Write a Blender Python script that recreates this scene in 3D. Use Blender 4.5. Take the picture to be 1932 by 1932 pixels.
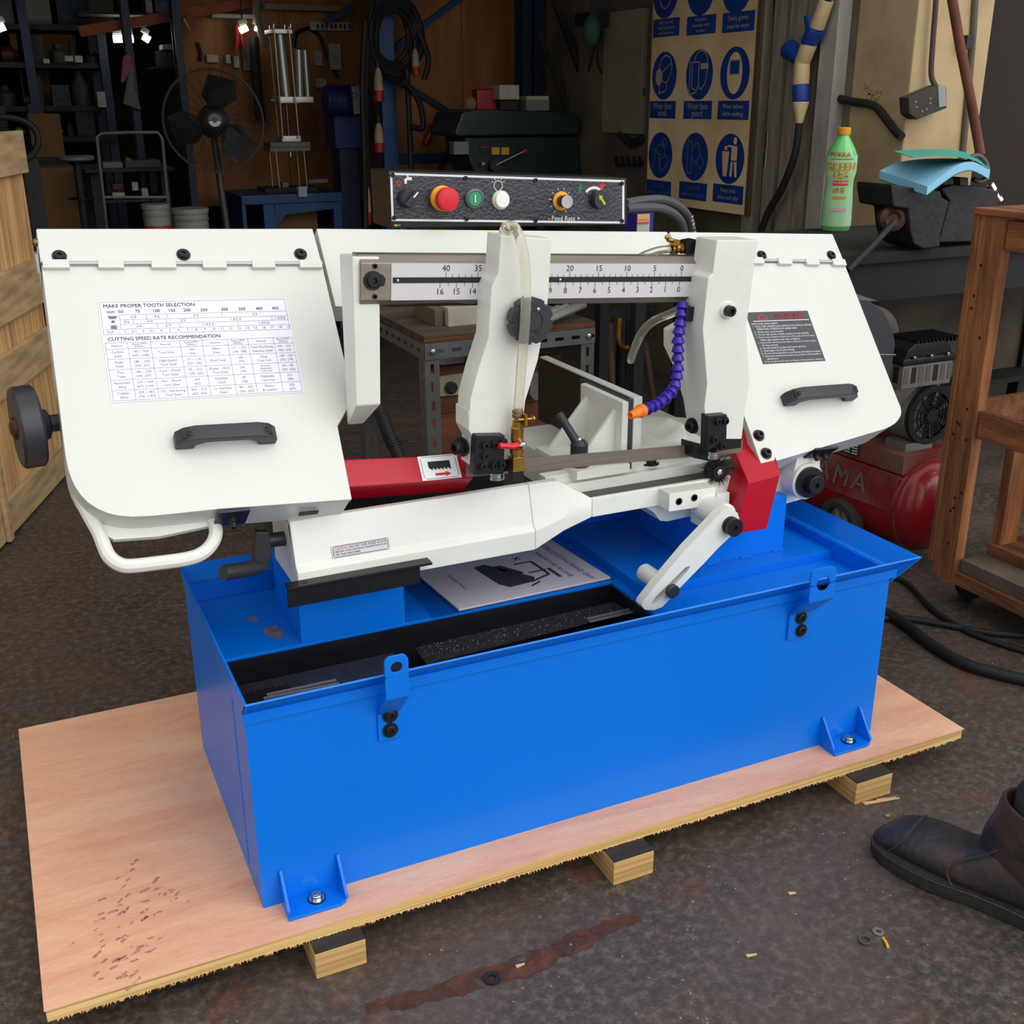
import bpy, bmesh, math, random
from mathutils import Vector as V, Matrix
for o in list(bpy.data.objects): bpy.data.objects.remove(o)
S = bpy.context.scene
COL = S.collection
R = math.radians
random.seed(7)
# ---------------- camera ----------------
F, PIT, YAW, ROL = 2083.0, .3565, -.4354, -.0044
CP = V((.0864, -1.3369, 1.2824))
_r = V((math.cos(YAW), math.sin(YAW), 0)); CF = V((-math.sin(YAW)*math.cos(PIT), math.cos(YAW)*math.cos(PIT), -math.sin(PIT)))
_u = _r.cross(CF); CR = _r*math.cos(ROL) + _u*math.sin(ROL); CU = _u*math.cos(ROL) - _r*math.sin(ROL)
cam = bpy.data.cameras.new('camera'); cam.sensor_width = 36; cam.lens = F/1932*36; cam.clip_start = .05
co = bpy.data.objects.new('camera', cam); COL.objects.link(co); S.camera = co
mw = Matrix((CR, CU, -CF)).transposed().to_4x4(); mw.translation = CP; co.matrix_world = mw
# ---------------- daylight: an overcast sky ----------------
W = bpy.data.worlds.new('sky'); S.world = W; W.use_nodes = True
nt = W.node_tree; bg = nt.nodes['Background']
tc = nt.nodes.new('ShaderNodeTexCoord'); sx = nt.nodes.new('ShaderNodeSeparateXYZ'); cr = nt.nodes.new('ShaderNodeValToRGB')
nt.links.new(tc.outputs['Generated'], sx.inputs[0]); nt.links.new(sx.outputs[2], cr.inputs[0]); nt.links.new(cr.outputs[0], bg.inputs[0])
cr.color_ramp.elements[0].position = 0; cr.color_ramp.elements[0].color = (.74, .76, .79, 1)
cr.color_ramp.elements[1].position = 1; cr.color_ramp.elements[1].color = (1, 1.0, 1.0, 1)
bg.inputs[1].default_value = .92
sl = bpy.data.lights.new('sun', 'SUN'); sl.energy = 1.6; sl.angle = R(65); sl.color = (1, .99, .97)
so = bpy.data.objects.new('sun', sl); COL.objects.link(so); so.rotation_euler = (R(53), R(27), R(6))
vs = S.view_settings; vs.view_transform = 'Standard'; vs.look = 'None'; vs.gamma = 1; vs.use_curve_mapping = False; vs.exposure = .2
# ---------------- calibrated rays: a measured pixel on a known plane of the place ----------------
def ray(x, y): return CR*((x-966)/F) + CU*((966-y)/F) + CF
def onpl(x, y, P, n):
    d = ray(x, y); return CP + d*((V(P)-CP).dot(n)/d.dot(n))
def oX(x, y, v): return onpl(x, y, (v, 0, 0), V((1, 0, 0)))
def oY(x, y, v): return onpl(x, y, (0, v, 0), V((0, 1, 0)))
def oZ(x, y, v): return onpl(x, y, (0, 0, v), V((0, 0, 1)))
XA, YA, ZA = V((1, 0, 0)), V((0, 1, 0)), V((0, 0, 1))
# ---------------- materials ----------------
def lin(c):
    c = [x/255 for x in c]; return tuple([(x/12.92 if x <= .04045 else ((x+.055)/1.055)**2.4) for x in c] + [1])
MATS = {}
def mat(name, col, rough=.5, metal=0., coat=0., spec=.5, noise=0., nscale=8., col2=None, bump=0., bscale=40., trans=0., alpha=1., emit=0., stretch=(1, 1, 1), ior=1.45, thr=(.35, .65), detail=4):
    if name in MATS: return MATS[name]
    m = bpy.data.materials.new(name); m.use_nodes = True; N = m.node_tree.nodes; L = m.node_tree.links; b = N['Principled BSDF']
    b.inputs['Base Color'].default_value = lin(col); b.inputs['Roughness'].default_value = rough; b.inputs['Metallic'].default_value = metal
    b.inputs['Coat Weight'].default_value = coat; b.inputs['Specular IOR Level'].default_value = spec; b.inputs['Coat Roughness'].default_value = .12; b.inputs['IOR'].default_value = ior
    b.inputs['Transmission Weight'].default_value = trans; b.inputs['Alpha'].default_value = alpha
    if emit: b.inputs['Emission Color'].default_value = lin(col); b.inputs['Emission Strength'].default_value = emit
    if noise or bump or col2:
        t = N.new('ShaderNodeTexCoord'); mp = N.new('ShaderNodeMapping'); mp.inputs['Scale'].default_value = stretch; L.new(t.outputs['Object'], mp.inputs[0])
    if noise or col2:
        n = N.new('ShaderNodeTexNoise'); n.inputs['Scale'].default_value = nscale; n.inputs['Detail'].default_value = detail; L.new(mp.outputs[0], n.inputs['Vector'])
        r = N.new('ShaderNodeValToRGB'); L.new(n.outputs[0], r.inputs[0])
        c1 = lin(col); c2 = lin(col2) if col2 else tuple([x*(1-noise) for x in c1[:3]] + [1])
        r.color_ramp.elements[0].position = thr[0]; r.color_ramp.elements[0].color = c2; r.color_ramp.elements[1].position = thr[1]; r.color_ramp.elements[1].color = c1
        L.new(r.outputs[0], b.inputs['Base Color'])
    if bump:
        n2 = N.new('ShaderNodeTexNoise'); n2.inputs['Scale'].default_value = bscale; n2.inputs['Detail'].default_value = 3; L.new(mp.outputs[0], n2.inputs['Vector'])
        bp = N.new('ShaderNodeBump'); bp.inputs['Strength'].default_value = bump; bp.inputs['Distance'].default_value = .01; L.new(n2.outputs[0], bp.inputs['Height']); L.new(bp.outputs[0], b.inputs['Normal'])
    MATS[name] = m; return m
white = mat('white_enamel', (212, 215, 207), .36, coat=.12, noise=.05, nscale=3, bump=.04, bscale=18)
castw = mat('white_cast_paint', (229, 231, 222), .42, coat=.1, noise=.1, nscale=5, bump=.1, bscale=30)
blue = mat('blue_paint', (0, 116, 226), .34, coat=.06, spec=.35, noise=.06, nscale=2.5, bump=.03, bscale=25)
red = mat('red_paint', (178, 8, 34), .34, coat=.08, spec=.4)
black = mat('black_oxide', (30, 31, 34), .42, .3)
blackp = mat('black_paint', (18, 18, 21), .4, bump=.05, bscale=60)
plast = mat('black_plastic', (44, 45, 50), .42)
steel = mat('ground_steel', (150, 140, 128), .38, .75, noise=.25, nscale=6, stretch=(.6, 8, 8))
stain = mat('oily_steel', (70, 63, 56), .5, .5, noise=.5, nscale=14)
blade_m = mat('blade_steel', (138, 128, 118), .4, .5, noise=.25, nscale=10, stretch=(.4, 3, 12))
chrome = mat('bright_steel', (205, 205, 205), .22, 1)
brass = mat('brass', (178, 140, 62), .3, .9, noise=.25, nscale=30)
copper = mat('old_brass', (140, 105, 72), .4, .8, noise=.3, nscale=40)
scalew = mat('scale_white', (205, 202, 202), .45)
ink = mat('ink_black', (28, 27, 30), .6)
inkg = mat('ink_grey', (112, 110, 128), .6)
inkw = mat('ink_white', (225, 225, 225), .6)
inkr = mat('ink_red', (215, 40, 45), .6)
paperm = mat('label_paper', (226, 226, 236), .4)
hosem = mat('clear_hose', (240, 236, 224), .1, trans=.85, ior=1.25)
yel = mat('yellow_plastic', (232, 160, 20), .4)
redp = mat('red_plastic', (214, 32, 48), .35)
rubber = mat('black_rubber', (27, 27, 29), .6, bump=.1, bscale=80)
silver = mat('silver_enamel', (176, 178, 176), .4, .5)
# ---------------- geometry ----------------
class G:
    def __init__(s): s.v = []; s.f = []
    def add(s, vs, fs):
        o = len(s.v); s.v += [V(p) for p in vs]; s.f += [tuple(i+o for i in f) for f in fs]; return s
    def prism(s, pts, vec):
        n = len(pts); a = [V(p) for p in pts]; vec = V(vec); b = [p+vec for p in a]
        return s.add(a+b, [tuple(range(n)), tuple(range(2*n-1, n-1, -1))] + [(i, (i+1) % n, n+(i+1) % n, n+i) for i in range(n)])
    def hexa(s, p): return s.add(p, [(0, 1, 2, 3), (7, 6, 5, 4), (0, 4, 5, 1), (1, 5, 6, 2), (2, 6, 7, 3), (3, 7, 4, 0)])
    def box(s, x0, x1, y0, y1, z0, z1):
        return s.hexa([(x0, y0, z0), (x1, y0, z0), (x1, y1, z0), (x0, y1, z0), (x0, y0, z1), (x1, y0, z1), (x1, y1, z1), (x0, y1, z1)])
    def obox(s, c, a, b, d):
        c, a, b, d = V(c), V(a), V(b), V(d)
        return s.hexa([c-a-b-d, c+a-b-d, c+a+b-d, c-a+b-d, c-a-b+d, c+a-b+d, c+a+b+d, c-a+b+d])
    def bar(s, p0, p1, w, h, up=ZA):
        p0, p1 = V(p0), V(p1); d = p1-p0; side = d.cross(V(up))
        if side.length < 1e-6: side = d.cross(V((1, .01, 0)))
        side.normalize(); u = side.cross(d).normalized(); return s.obox((p0+p1)/2, d/2, side*w/2, u*h/2)
    def lathe(s, o, d, prof, n=16, cap=True):
        o, d = V(o), V(d).normalized(); a = d.cross(ZA)
        if a.length < 1e-3: a = d.cross(XA)
        a.normalize(); b = d.cross(a); vs = []; fs = []; m = len(prof)
        for (r, h) in prof:
            for i in range(n):
                t = 2*math.pi*i/n; vs.append(o+d*h+(a*math.cos(t)+b*math.sin(t))*r)
        for k in range(m-1):
            for i in range(n): j = (i+1) % n; fs.append((k*n+i, k*n+j, (k+1)*n+j, (k+1)*n+i))
        if cap: fs.append(tuple(range(n-1, -1, -1))); fs.append(tuple(range((m-1)*n, m*n)))
        return s.add(vs, fs)
    def cyl(s, p0, p1, r, r1=None, n=16):
        p0, p1 = V(p0), V(p1); return s.lathe(p0, p1-p0, [(r, 0), (r if r1 is None else r1, (p1-p0).length)], n)
    def ring(s, o, d, r0, r1, h, n=20): return s.lathe(o, d, [(r0, 0), (r1, 0), (r1, h), (r0, h), (r0, 0)], n, False)
    def sph(s, c, r, n=12, m=8, sc=(1, 1, 1)):
        c = V(c); vs = [c+V((0, 0, -r*sc[2]))]; fs = []
        for k in range(1, m):
            p = math.pi*k/m-math.pi/2
            for i in range(n): t = 2*math.pi*i/n; vs.append(c+V((r*sc[0]*math.cos(p)*math.cos(t), r*sc[1]*math.cos(p)*math.sin(t), r*sc[2]*math.sin(p))))
        vs.append(c+V((0, 0, r*sc[2])))
        for i in range(n):
            j = (i+1) % n; fs.append((0, 1+j, 1+i)); fs.append((len(vs)-1, 1+(m-2)*n+i, 1+(m-2)*n+j))
            for k in range(m-2): fs.append((1+k*n+i, 1+k*n+j, 1+(k+1)*n+j, 1+(k+1)*n+i))
        return s.add(vs, fs)
    def tube(s, pts, r, n=8, closed=False, flat=1):
        P = [V(p) for p in pts]; m = len(P); vs = []; fs = []; up = None
        for k in range(m):
            if closed: t = P[(k+1) % m]-P[k-1]
            else: t = P[min(k+1, m-1)]-P[max(k-1, 0)]
            t.normalize()
            if up is None: up = t.cross(ZA if abs(t.z) < .9 else XA).normalized()
            else: up = (up-t*up.dot(t)).normalized()
            w = t.cross(up); rr = r[k] if isinstance(r, (list, tuple)) else r
            for i in range(n): a = 2*math.pi*i/n; vs.append(P[k]+up*rr*math.cos(a)+w*rr*flat*math.sin(a))
        for k in range(m if closed else m-1):
            q = (k+1) % m
            for i in range(n): j = (i+1) % n; fs.append((k*n+i, k*n+j, q*n+j, q*n+i))
        if not closed: fs.append(tuple(range(n-1, -1, -1))); fs.append(tuple(range((m-1)*n, m*n)))
        return s.add(vs, fs)
    def plate(s, outer, c, rad, vec, n=20):     # flat plate (convex outline) with one round hole, thickness vec
        outer = [V(p) for p in outer]; c = V(c); vec = V(vec); nr = vec.normalized(); a = (outer[1]-outer[0]).normalized(); b = nr.cross(a); I = []; O = []
        for i in range(n):
            t = 2*math.pi*i/n; d = a*math.cos(t)+b*math.sin(t); I.append(c+d*rad); best = 9
            for k in range(len(outer)):
                p, q = outer[k], outer[(k+1) % len(outer)]; e = q-p; en = nr.cross(e); dn = d.dot(en)
                if abs(dn) > 1e-9:
                    tt = (p-c).dot(en)/dn
                    if tt > 1e-6: best = min(best, tt)
            O.append(c+d*best)
        vs = I+O+[p+vec for p in I]+[p+vec for p in O]; fs = []
        for i in range(n):
            j = (i+1) % n; fs += [(i, j, n+j, n+i), (2*n+j, 2*n+i, 3*n+i, 3*n+j), (n+i, n+j, 3*n+j, 3*n+i), (j, i, 2*n+i, 2*n+j)]
        return s.add(vs, fs)
    def xf(s, M): s.v = [M @ p for p in s.v]; return s
WL = {}
def build(name, g, m, parent=None, bev=0, ang=35, seg=2, org=None):
    bm = bmesh.new(); vv = [bm.verts.new(p) for p in g.v]
    for f in g.f:
        try: bm.faces.new([vv[i] for i in f])
        except ValueError: pass
    bmesh.ops.recalc_face_normals(bm, faces=bm.faces)
    if bev:
        es = [e for e in bm.edges if len(e.link_faces) == 2 and e.calc_face_angle(0) > R(28)]
        if es: bmesh.ops.bevel(bm, geom=es, offset=bev, segments=seg, profile=.5, affect='EDGES', clamp_overlap=True)
    lo = V((min(p.co[i] for p in bm.verts) for i in range(3))); hi = V((max(p.co[i] for p in bm.verts) for i in range(3)))
    c = V(org) if org is not None else V(((lo.x+hi.x)/2, (lo.y+hi.y)/2, lo.z))
    for p in bm.verts: p.co -= c
    me = bpy.data.meshes.new(name); bm.to_mesh(me); bm.free(); me.materials.append(m)
    for p in me.polygons: p.use_smooth = True
    me.set_sharp_from_angle(angle=R(ang if not bev else 38))
    o = bpy.data.objects.new(name, me); COL.objects.link(o); WL[o] = c
    if bev: w = o.modifiers.new('wn', 'WEIGHTED_NORMAL'); w.keep_sharp = True; w.weight = 80
    if parent is not None: o.parent = parent; o.location = c-WL[parent]
    else: o.location = c
    return o
def tag(o, label, cat=None, group=None, kind=None):
    o['label'] = label
    if cat: o['category'] = cat
    if group: o['group'] = group
    if kind: o['kind'] = kind
    return o
def thing(name, loc, label, cat, group=None):
    o = bpy.data.objects.new(name, None); COL.objects.link(o); o.location = loc; WL[o] = V(loc); o.empty_display_size = .05; return tag(o, label, cat, group)
def struct(name, g, m, **k):
    o = build(name, g, m, **k); o['kind'] = 'structure'; return o
def lab(o, s): o['label'] = s; return o
def copytree(o, loc, rz=0, parent=None):
    c = o.copy(); COL.objects.link(c); c.parent = parent
    if parent is None: c.location = loc; c.rotation_euler = (0, 0, rz)
    for ch in [x for x in WL if x.parent == o]: copytree(ch, None, 0, c)
    return c
TX = {}
def text(g, s, p, xd, yd, size, al='C', bold=0, mw=0):
    k = (s, al)
    if k not in TX:
        cu = bpy.data.curves.new('t', 'FONT'); cu.body = s; cu.align_x = {'C': 'CENTER', 'L': 'LEFT', 'R': 'RIGHT'}[al]; cu.align_y = 'CENTER'; cu.resolution_u = 2
        ob = bpy.data.objects.new('t', cu); me = bpy.data.meshes.new_from_object(ob)
        TX[k] = ([v.co.copy() for v in me.vertices], [tuple(q.vertices) for q in me.polygons])
        bpy.data.objects.remove(ob); bpy.data.curves.remove(cu); bpy.data.meshes.remove(me)
    vs, fs = TX[k]
    if mw: size = min(size, mw/max(1e-6, max(v.x for v in vs)-min(v.x for v in vs)))
    xd, yd = V(xd).normalized()*size, V(yd).normalized()*size; p = V(p)
    g.add([p+xd*v.x+yd*v.y for v in vs], fs)
    if bold:
        for dx, dy in ((bold, 0), (0, bold), (bold, bold)): g.add([p+xd*(v.x+dx)+yd*(v.y+dy) for v in vs], fs)
    return g
def loft(g, secs, cap=True):
    n = len(secs[0]); vs = [p for s in secs for p in s]; fs = []
    for k in range(len(secs)-1):
        for i in range(n): j = (i+1) % n; fs.append((k*n+i, k*n+j, (k+1)*n+j, (k+1)*n+i))
    if cap: fs += [tuple(range(n-1, -1, -1)), tuple(range((len(secs)-1)*n, len(secs)*n))]
    return g.add(vs, fs)
def bez(pts, n=8):      # smooth Catmull-Rom path through points
    P = [V(p) for p in pts]; out = []
    for i in range(len(P)-1):
        a, b, c, d = P[max(i-1, 0)], P[i], P[i+1], P[min(i+2, len(P)-1)]
        for k in range(n):
            t = k/n; out.append(.5*((2*b)+(c-a)*t+(2*a-5*b+4*c-d)*t*t+(3*b-a-3*c+d)*t**3))
    return out+[P[-1]]
def bolt(parent, p, n, r=.007, h=.008, washer=True, m=None, name='bolt'):
    g = G(); p = V(p); n = V(n).normalized()
    if washer: g.lathe(p, n, [(r*1.45, 0), (r*1.45, r*.25)], 16)
    g.lathe(p, n, [(r, 0), (r, h*.88), (r*.88, h), (r*.5, h), (r*.42, h*.45)], 12)
    return build(name, g, m or black, parent, org=p)
def arc(c, a, b, r, t0, t1, n=8):
    c, a, b = V(c), V(a), V(b); return [c+a*r*math.cos(R(t0+(t1-t0)*i/n))+b*r*math.sin(R(t0+(t1-t0)*i/n)) for i in range(n+1)]
def seg2(p0, p1, w, nr):     # flat stroke quad in a plane with normal nr
    p0, p1 = V(p0), V(p1); s = (p1-p0).cross(V(nr)).normalized()*w/2; return [p0-s, p1-s, p1+s, p0+s]

def ragged(m, sc=40, lo=.42, hi=.6):      # worn, broken-up edges for dust and dirt marks
    N = m.node_tree.nodes; L = m.node_tree.links; t = N.new('ShaderNodeTexCoord'); n = N.new('ShaderNodeTexNoise'); n.inputs['Scale'].default_value = sc; n.inputs['Detail'].default_value = 5; L.new(t.outputs['Object'], n.inputs['Vector'])
    r = N.new('ShaderNodeValToRGB'); r.color_ramp.elements[0].position = lo; r.color_ramp.elements[1].position = hi; L.new(n.outputs[0], r.inputs[0]); L.new(r.outputs[0], N['Principled BSDF'].inputs['Alpha']); return m
# =====================================================================  BAND SAW
A_, L_ = R(3.2), R(40)
EX = V((math.cos(A_), 0, -math.sin(A_))); EZ = V((math.sin(A_), 0, math.cos(A_)))
EV = EZ*-math.cos(L_) - YA*math.sin(L_); NB = YA*-math.cos(L_) + EZ*math.sin(L_)     # saw bow: axis, down its leaning plane, plane normal
OB = oY(68, 430, .56)
def BP(x, y, off=0): return onpl(x, y, OB+NB*off, NB)
def Q(u, v, off=0): return OB+EX*u+EV*v+NB*off
def pY(pts, y): return [oY(a, b, y) for a, b in pts]
def pB(pts, off=0): return [BP(a, b, off) for a, b in pts]
saw = thing('band_saw', (.92, .33, .12), 'blue and white metal cutting band saw bolted to a plywood pallet', 'band saw')
# ---- base cabinet with coolant tray
x0, x1, y0, y1, zp = .319, 1.519, .0756, .5755, .12
g = G().box(x0, x1, y0, y0+.004, zp, .463).box(x0, x0+.004, y0+.004, y1-.004, zp, .463).box(x1-.004, x1, y0+.004, y1-.004, zp, .463).box(x0, x1, y1-.004, y1, zp, .463)
cab = build('base_cabinet', g, blue, saw)
lab(build('seam', G().box(x0-.0008, x0, .165, .167, .14, .44), blue, cab), 'faint vertical seam in the side panel')
for q in ([(x0-.0015, y0-.001, .463), (1.531, y0-.001, .463), (1.567, .05, .488), (x0-.0015, .05, .488)], [(1.522, y0, .436), (1.522, y1, .436), (1.567, .603, .488), (1.567, .05, .488)], [(1.531, y1+.001, .463), (x0-.0015, y1+.001, .463), (x0-.0015, .603, .488), (1.567, .603, .488)], [(x0-.0015, .603, .488), (x0-.0015, y1, .4635), (x0-.0015, y0-.004, .4635), (x0-.0015, .05, .488)]):
    p_, q_, r_ = V(q[0]), V(q[1]), V(q[2]); n = (q_-p_).cross(r_-q_).normalized()*-.003; build('tray_lip', G().prism(q, n if q[0][0] > q[1][0] or q[1][0]-q[0][0] > .5 or q[0][0] > 1 else V((.0035, 0, 0))), blue, cab)
build('lip_skirt', G().box(x0-.003, 1.531, y0-.005, y0+.001, .447, .464), blue, cab); build('lip_skirt', G().box(x1+.0002, 1.531, y0, y1, .447, .464), blue, cab)
e_ = .0042; g = G().box(x0+e_, x1-e_, .3215, y1-e_, .421, .427).box(1.0635, x1-e_, y0+e_, .3215, .421, .427).box(1.085, 1.5215, .231, y1-e_, .4271, .445).box(x0+e_, .3315, y0+e_, .3215, .421, .427).box(.3315, 1.0635, y0+e_, .0875, .421, .427)
build('tray_floor', g, blue, cab, bev=.001)
scuff = ragged(mat('bare_scuffed_patch', (150, 128, 112), .7, noise=.3, nscale=60), 160, .38, .62)
for (a, b, w, h) in ((518, 1193, 16, 15), (478, 1168, 9, 6)):
    g = G(); c = oZ(a, b, .4275); pts = [c+XA*w*.0009*math.cos(t*.35)*(1+.25*math.sin(t*5))+YA*h*.0022*math.sin(t*.35)*(1+.2*math.cos(t*7)) for t in range(18)]
    g.prism(pts, (0, 0, .0004)); lab(build('scuff_mark', g, scuff, cab), 'bare brown scuff on the blue tray floor')
tw = mat('trough_black', (22, 23, 27), .38, noise=.2, nscale=20)
g = G().box(.335, 1.06, .318, .321, .33, .421).box(.335, 1.06, .088, .091, .33, .421).box(.332, .335, .088, .318, .33, .421).box(1.06, 1.063, .088, .318, .33, .421).box(.332, 1.063, .088, .318, .327, .33)
build('chip_trough', g, tw, cab)
chip = mat('chip_screen', (40, 40, 42), .5, noise=.4, nscale=60)
scr = build('chip_screen', G().prism([(.648, .214, .398), (1.058, .24, .398), (1.055, .292, .398), (.652, .277, .398)], (0, 0, .002)), chip, cab)
build('chip_screen', G().prism([(.338, .11, .394), (.622, .11, .394), (.613, .284, .394), (.338, .282, .394)], (0, 0, .002)), chip, cab)
g = G()
for i in range(150):
    c = V((random.uniform(.66, 1.04), random.uniform(.228, .282), .4004)); a = random.uniform(0, 6); s = random.uniform(.0004, .0012); d = V((math.cos(a), math.sin(a), .2))*s
    g.obox(c, d, V((-math.sin(a), math.cos(a), 0))*s*.45, ZA*.0004)
o = build('metal_chips', g, mat('bright_swarf', (190, 200, 205), .4, .6), cab); o['kind'] = 'stuff'
g = G()
for i in range(27):
    for j in range(13):
        cx, cy = .348+i*.0056, .128+j*.0098+(i % 2)*.0049
        if cx+cy*.3 < .50: g.ring((cx, cy, .396), ZA, .0023, .0034, .0012, 6)
o = build('perforated_mesh', g, black, cab); o['kind'] = 'stuff'
# lifting brackets
def bracket(pl, pu, tab, nm):
    a, b = oY(*pl[0], .0735), oY(*pl[1], .0735); zt = oY(*pl[2], .0735).z; zb = b.z; xa, xb = a.x, b.x; w = xb-xa; yt = .0285
    z1 = oY(*pu[0], yt).z; z2 = oY(*pu[1], yt).z; g = G()
    g.box(xa, xb, .071, .0756, zb, zt); g.hexa([(xa, .071, zt-.002), (xb, .071, zt-.002), (xb, .0756, zt-.002), (xa, .0756, zt-.002), (xa, yt-.004, z1), (xb, yt-.004, z1), (xb, yt+.001, z1+.004), (xa, yt+.001, z1+.004)])
    g.box(xa, xb, yt-.004, yt, z1, (z1+z2)/2-w*.02); o = G()
    zc = z2-w*.52; sq = [V((xa, yt-.004, (z1+z2)/2-w*.02)), V((xb, yt-.004, (z1+z2)/2-w*.02)), V((xb, yt-.004, z2-.006)), V((xb-.006, yt-.004, z2)), V((xa+.006, yt-.004, z2)), V((xa, yt-.004, z2-.006))]
    g.plate(sq, ((xa+xb)/2, yt-.004, zc), w*.25, (0, .0045, 0), 24)
    br = build('lifting_bracket', g, blue, cab, bev=.0008)
    for q in tab: bolt(br, oY(*q, .0708), (0, -1, 0), .0085, .005)
bracket([(711, 1340), (757, 1388), (757, 1336)], [(760, 1312), (757, 1233)], [(736, 1349), (736, 1377)], 'a')
bracket([(1489, 1152), (1530, 1197), (1530, 1150)], [(1560, 1128), (1558, 1069)], [(1511, 1165), (1511, 1189)], 'b')
# mounting feet
def foot(xa, xb, yf, bx):
    g = G().prism([(xa, yf, zp), (xb-.015, yf, zp), (xb-.004, yf+.005, zp), (xb, yf+.015, zp), (xb, y0, zp), (xa, y0, zp)], (0, 0, .006))
    for x in (xa, xb-.005): g.prism([(x, y0, zp+.006), (x, yf+.006, zp+.006), (x, yf+.006, zp+.014), (x, y0-.003, zp+.062), (x, y0, zp+.062)], (.005, 0, 0))
    f = build('mounting_foot', g, blue, cab, bev=.001)
    p = V((bx, (yf+y0)/2+.003, zp+.006)); bolt(f, p, ZA, .0085, .009, m=chrome); build('washer', G().ring(p-V((0, 0, .001)), ZA, .006, .014, .003), black, f)
pf = oZ(545, 1734, .126); pr_ = oZ(660, 1700, .126); foot(pf.x, pr_.x, pf.y, oZ(598, 1693, .13).x)
pf = oZ(1575, 1423, .126); pr_ = oZ(1647, 1400, .126); foot(pf.x, pr_.x, pf.y, oZ(1600, 1393, .13).x)
# pedestals
ped = build('pedestal', G().box(.467, .652, .324, .50, .427, .535), blue, saw, bev=.001)
g = G().box(1.235, 1.428, .275, .50, .445, .56); build('pedestal', g, blue, saw, bev=.001)
g = G()
for k in range(3):
    for i in range(7): g.sph((1.25+k*.078+i*.0035, .274, .4465), .0028, 6, 4)
lab(build('weld_bead', g, blue, saw), 'blue painted weld beads at the pedestal foot')
# black angle under the bed
g = G().box(.433, .655, .246, .251, .533, .566).box(.433, .674, .238, .2615, .566, .5705)
ang = build('angle_bar', g, blackp, saw, bev=.0006)
lab(build('bolt_hole', G().cyl((.462, .25, .5703), (.462, .25, .5709), .0055), ink, ang), 'dark drilled hole')
# ---- bed casting
def bsec(x, p): return [V((x, y, z)) for y, z in p]
g = loft(G(), [bsec(.455, [(.262, .548), (.262, .583), (.272, .592), (.290, .660), (.304, .660), (.290, .592), (.29, .548)]), bsec(.875, [(.262, .548), (.262, .583), (.272, .592), (.290, .660), (.304, .660), (.290, .592), (.29, .548)])])
loft(g, [bsec(.8751, [(.262, .548), (.262, .583), (.272, .592), (.290, .660), (.304, .660), (.320, .60), (.32, .548)]), bsec(.93, [(.260, .575), (.260, .600), (.264, .612), (.285, .660), (.304, .660), (.32, .62), (.32, .575)]), bsec(.984, [(.2579, .5925), (.258, .606), (.258, .618), (.258, .627), (.268, .627), (.32, .627), (.32, .592)])])
g.box(.455, .475, .29, .42, .548, .655)
g.box(.9842, 1.335, .258, .268, .592, .627).box(.9842, 1.335, .268, .312, .592, .612).box(.945, 1.335, .312, .325, .61, .640).box(.925, 1.30, .325, .352, .60, .655)
g.box(.985, 1.36, .35, .64, .585, .652)
g.prism([(1.095, .27, .592), (1.12, .27, .575), (1.135, .27, .556), (1.15, .27, .552), (1.36, .27, .56), (1.36, .27, .592)], (0, .1, 0))
bed = build('bed_casting', g, castw, saw, bev=.002)
lab(build('bed_hollow_shade', G().box(.476, .984, .322, .598, .55, .585), tw, bed), 'black filler for the deep shade in the bed below the blade')  # black box paints the deep shade in the bed behind the apron
build('slide_way', G().box(.986, 1.32, .2685, .311, .612, .6215), mat('oily_way', (62, 55, 49), .3, .5, noise=.6, nscale=9, stretch=(2, .4, 1)), bed)
# caution plate on apron
ap = V((0, .018, .068)).normalized(); an = V((0, -.068, .018)).normalized()
c1 = onpl(624, 1031, (.5, .272, .592), an); c2 = onpl(733, 1011, (.5, .272, .592), an); c4 = onpl(625, 1055, (.5, .272, .592), an); 
w = c2.x-c1.x; h = (c1-c4).length; c1 = V((c1.x, c1.y, c1.z)); O2 = c1+an*.0006
cp = build('caution_plate', G().prism([O2, O2+XA*w, O2+XA*w-ap*h, O2-ap*h], an*.0008), mat('brushed_plate', (190, 188, 192), .4, .3), bed)
g = G(); pp = lambda u, v: O2+XA*w*u-ap*h*v+an*.0012
for a, b in (((.04, .08), (.96, .08)), ((.04, .92), (.96, .92)), ((.03, .14), (.03, .86)), ((.97, .14), (.97, .86))): g.add(seg2(pp(*a), pp(*b), .0008, an), [(0, 1, 2, 3)])
text(g, 'DO FIX THIS FIXED PLATE', pp(.3, .27), XA, ap, .0060, 'L', 0, w*.64); text(g, 'BEFORE LONG DISTANCE TRANSPORTATION', pp(.06, .5), XA, ap, .006, 'L', 0, w*.88); text(g, 'OF THIS MACHINE', pp(.06, .74), XA, ap, .0050, 'L')
build('plate_print', g, ink, cp); build('plate_print', text(G(), 'CAUTION:', pp(.06, .27), XA, ap, .0058, 'L', 0, w*.22), inkr, cp)
# crank at the left end
g = G().prism(pY([(482, 1004), (508, 1004), (514, 1040), (505, 1075), (490, 1082), (478, 1070), (480, 1035)], .31), (0, .018, 0)); g.cyl(oY(500, 1020, .335), oY(545, 1015, .335), .012)
ck = build('vise_crank', g, plast, saw, bev=.003)
build('crank_handle', G().lathe(oY(498, 1069, .315), oY(404, 1084, .255)-oY(498, 1069, .315), [(.007, 0), (.0105, .01), (.0125, .03), (.0125, .085), (.011, .09)]), plast, ck)
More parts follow.
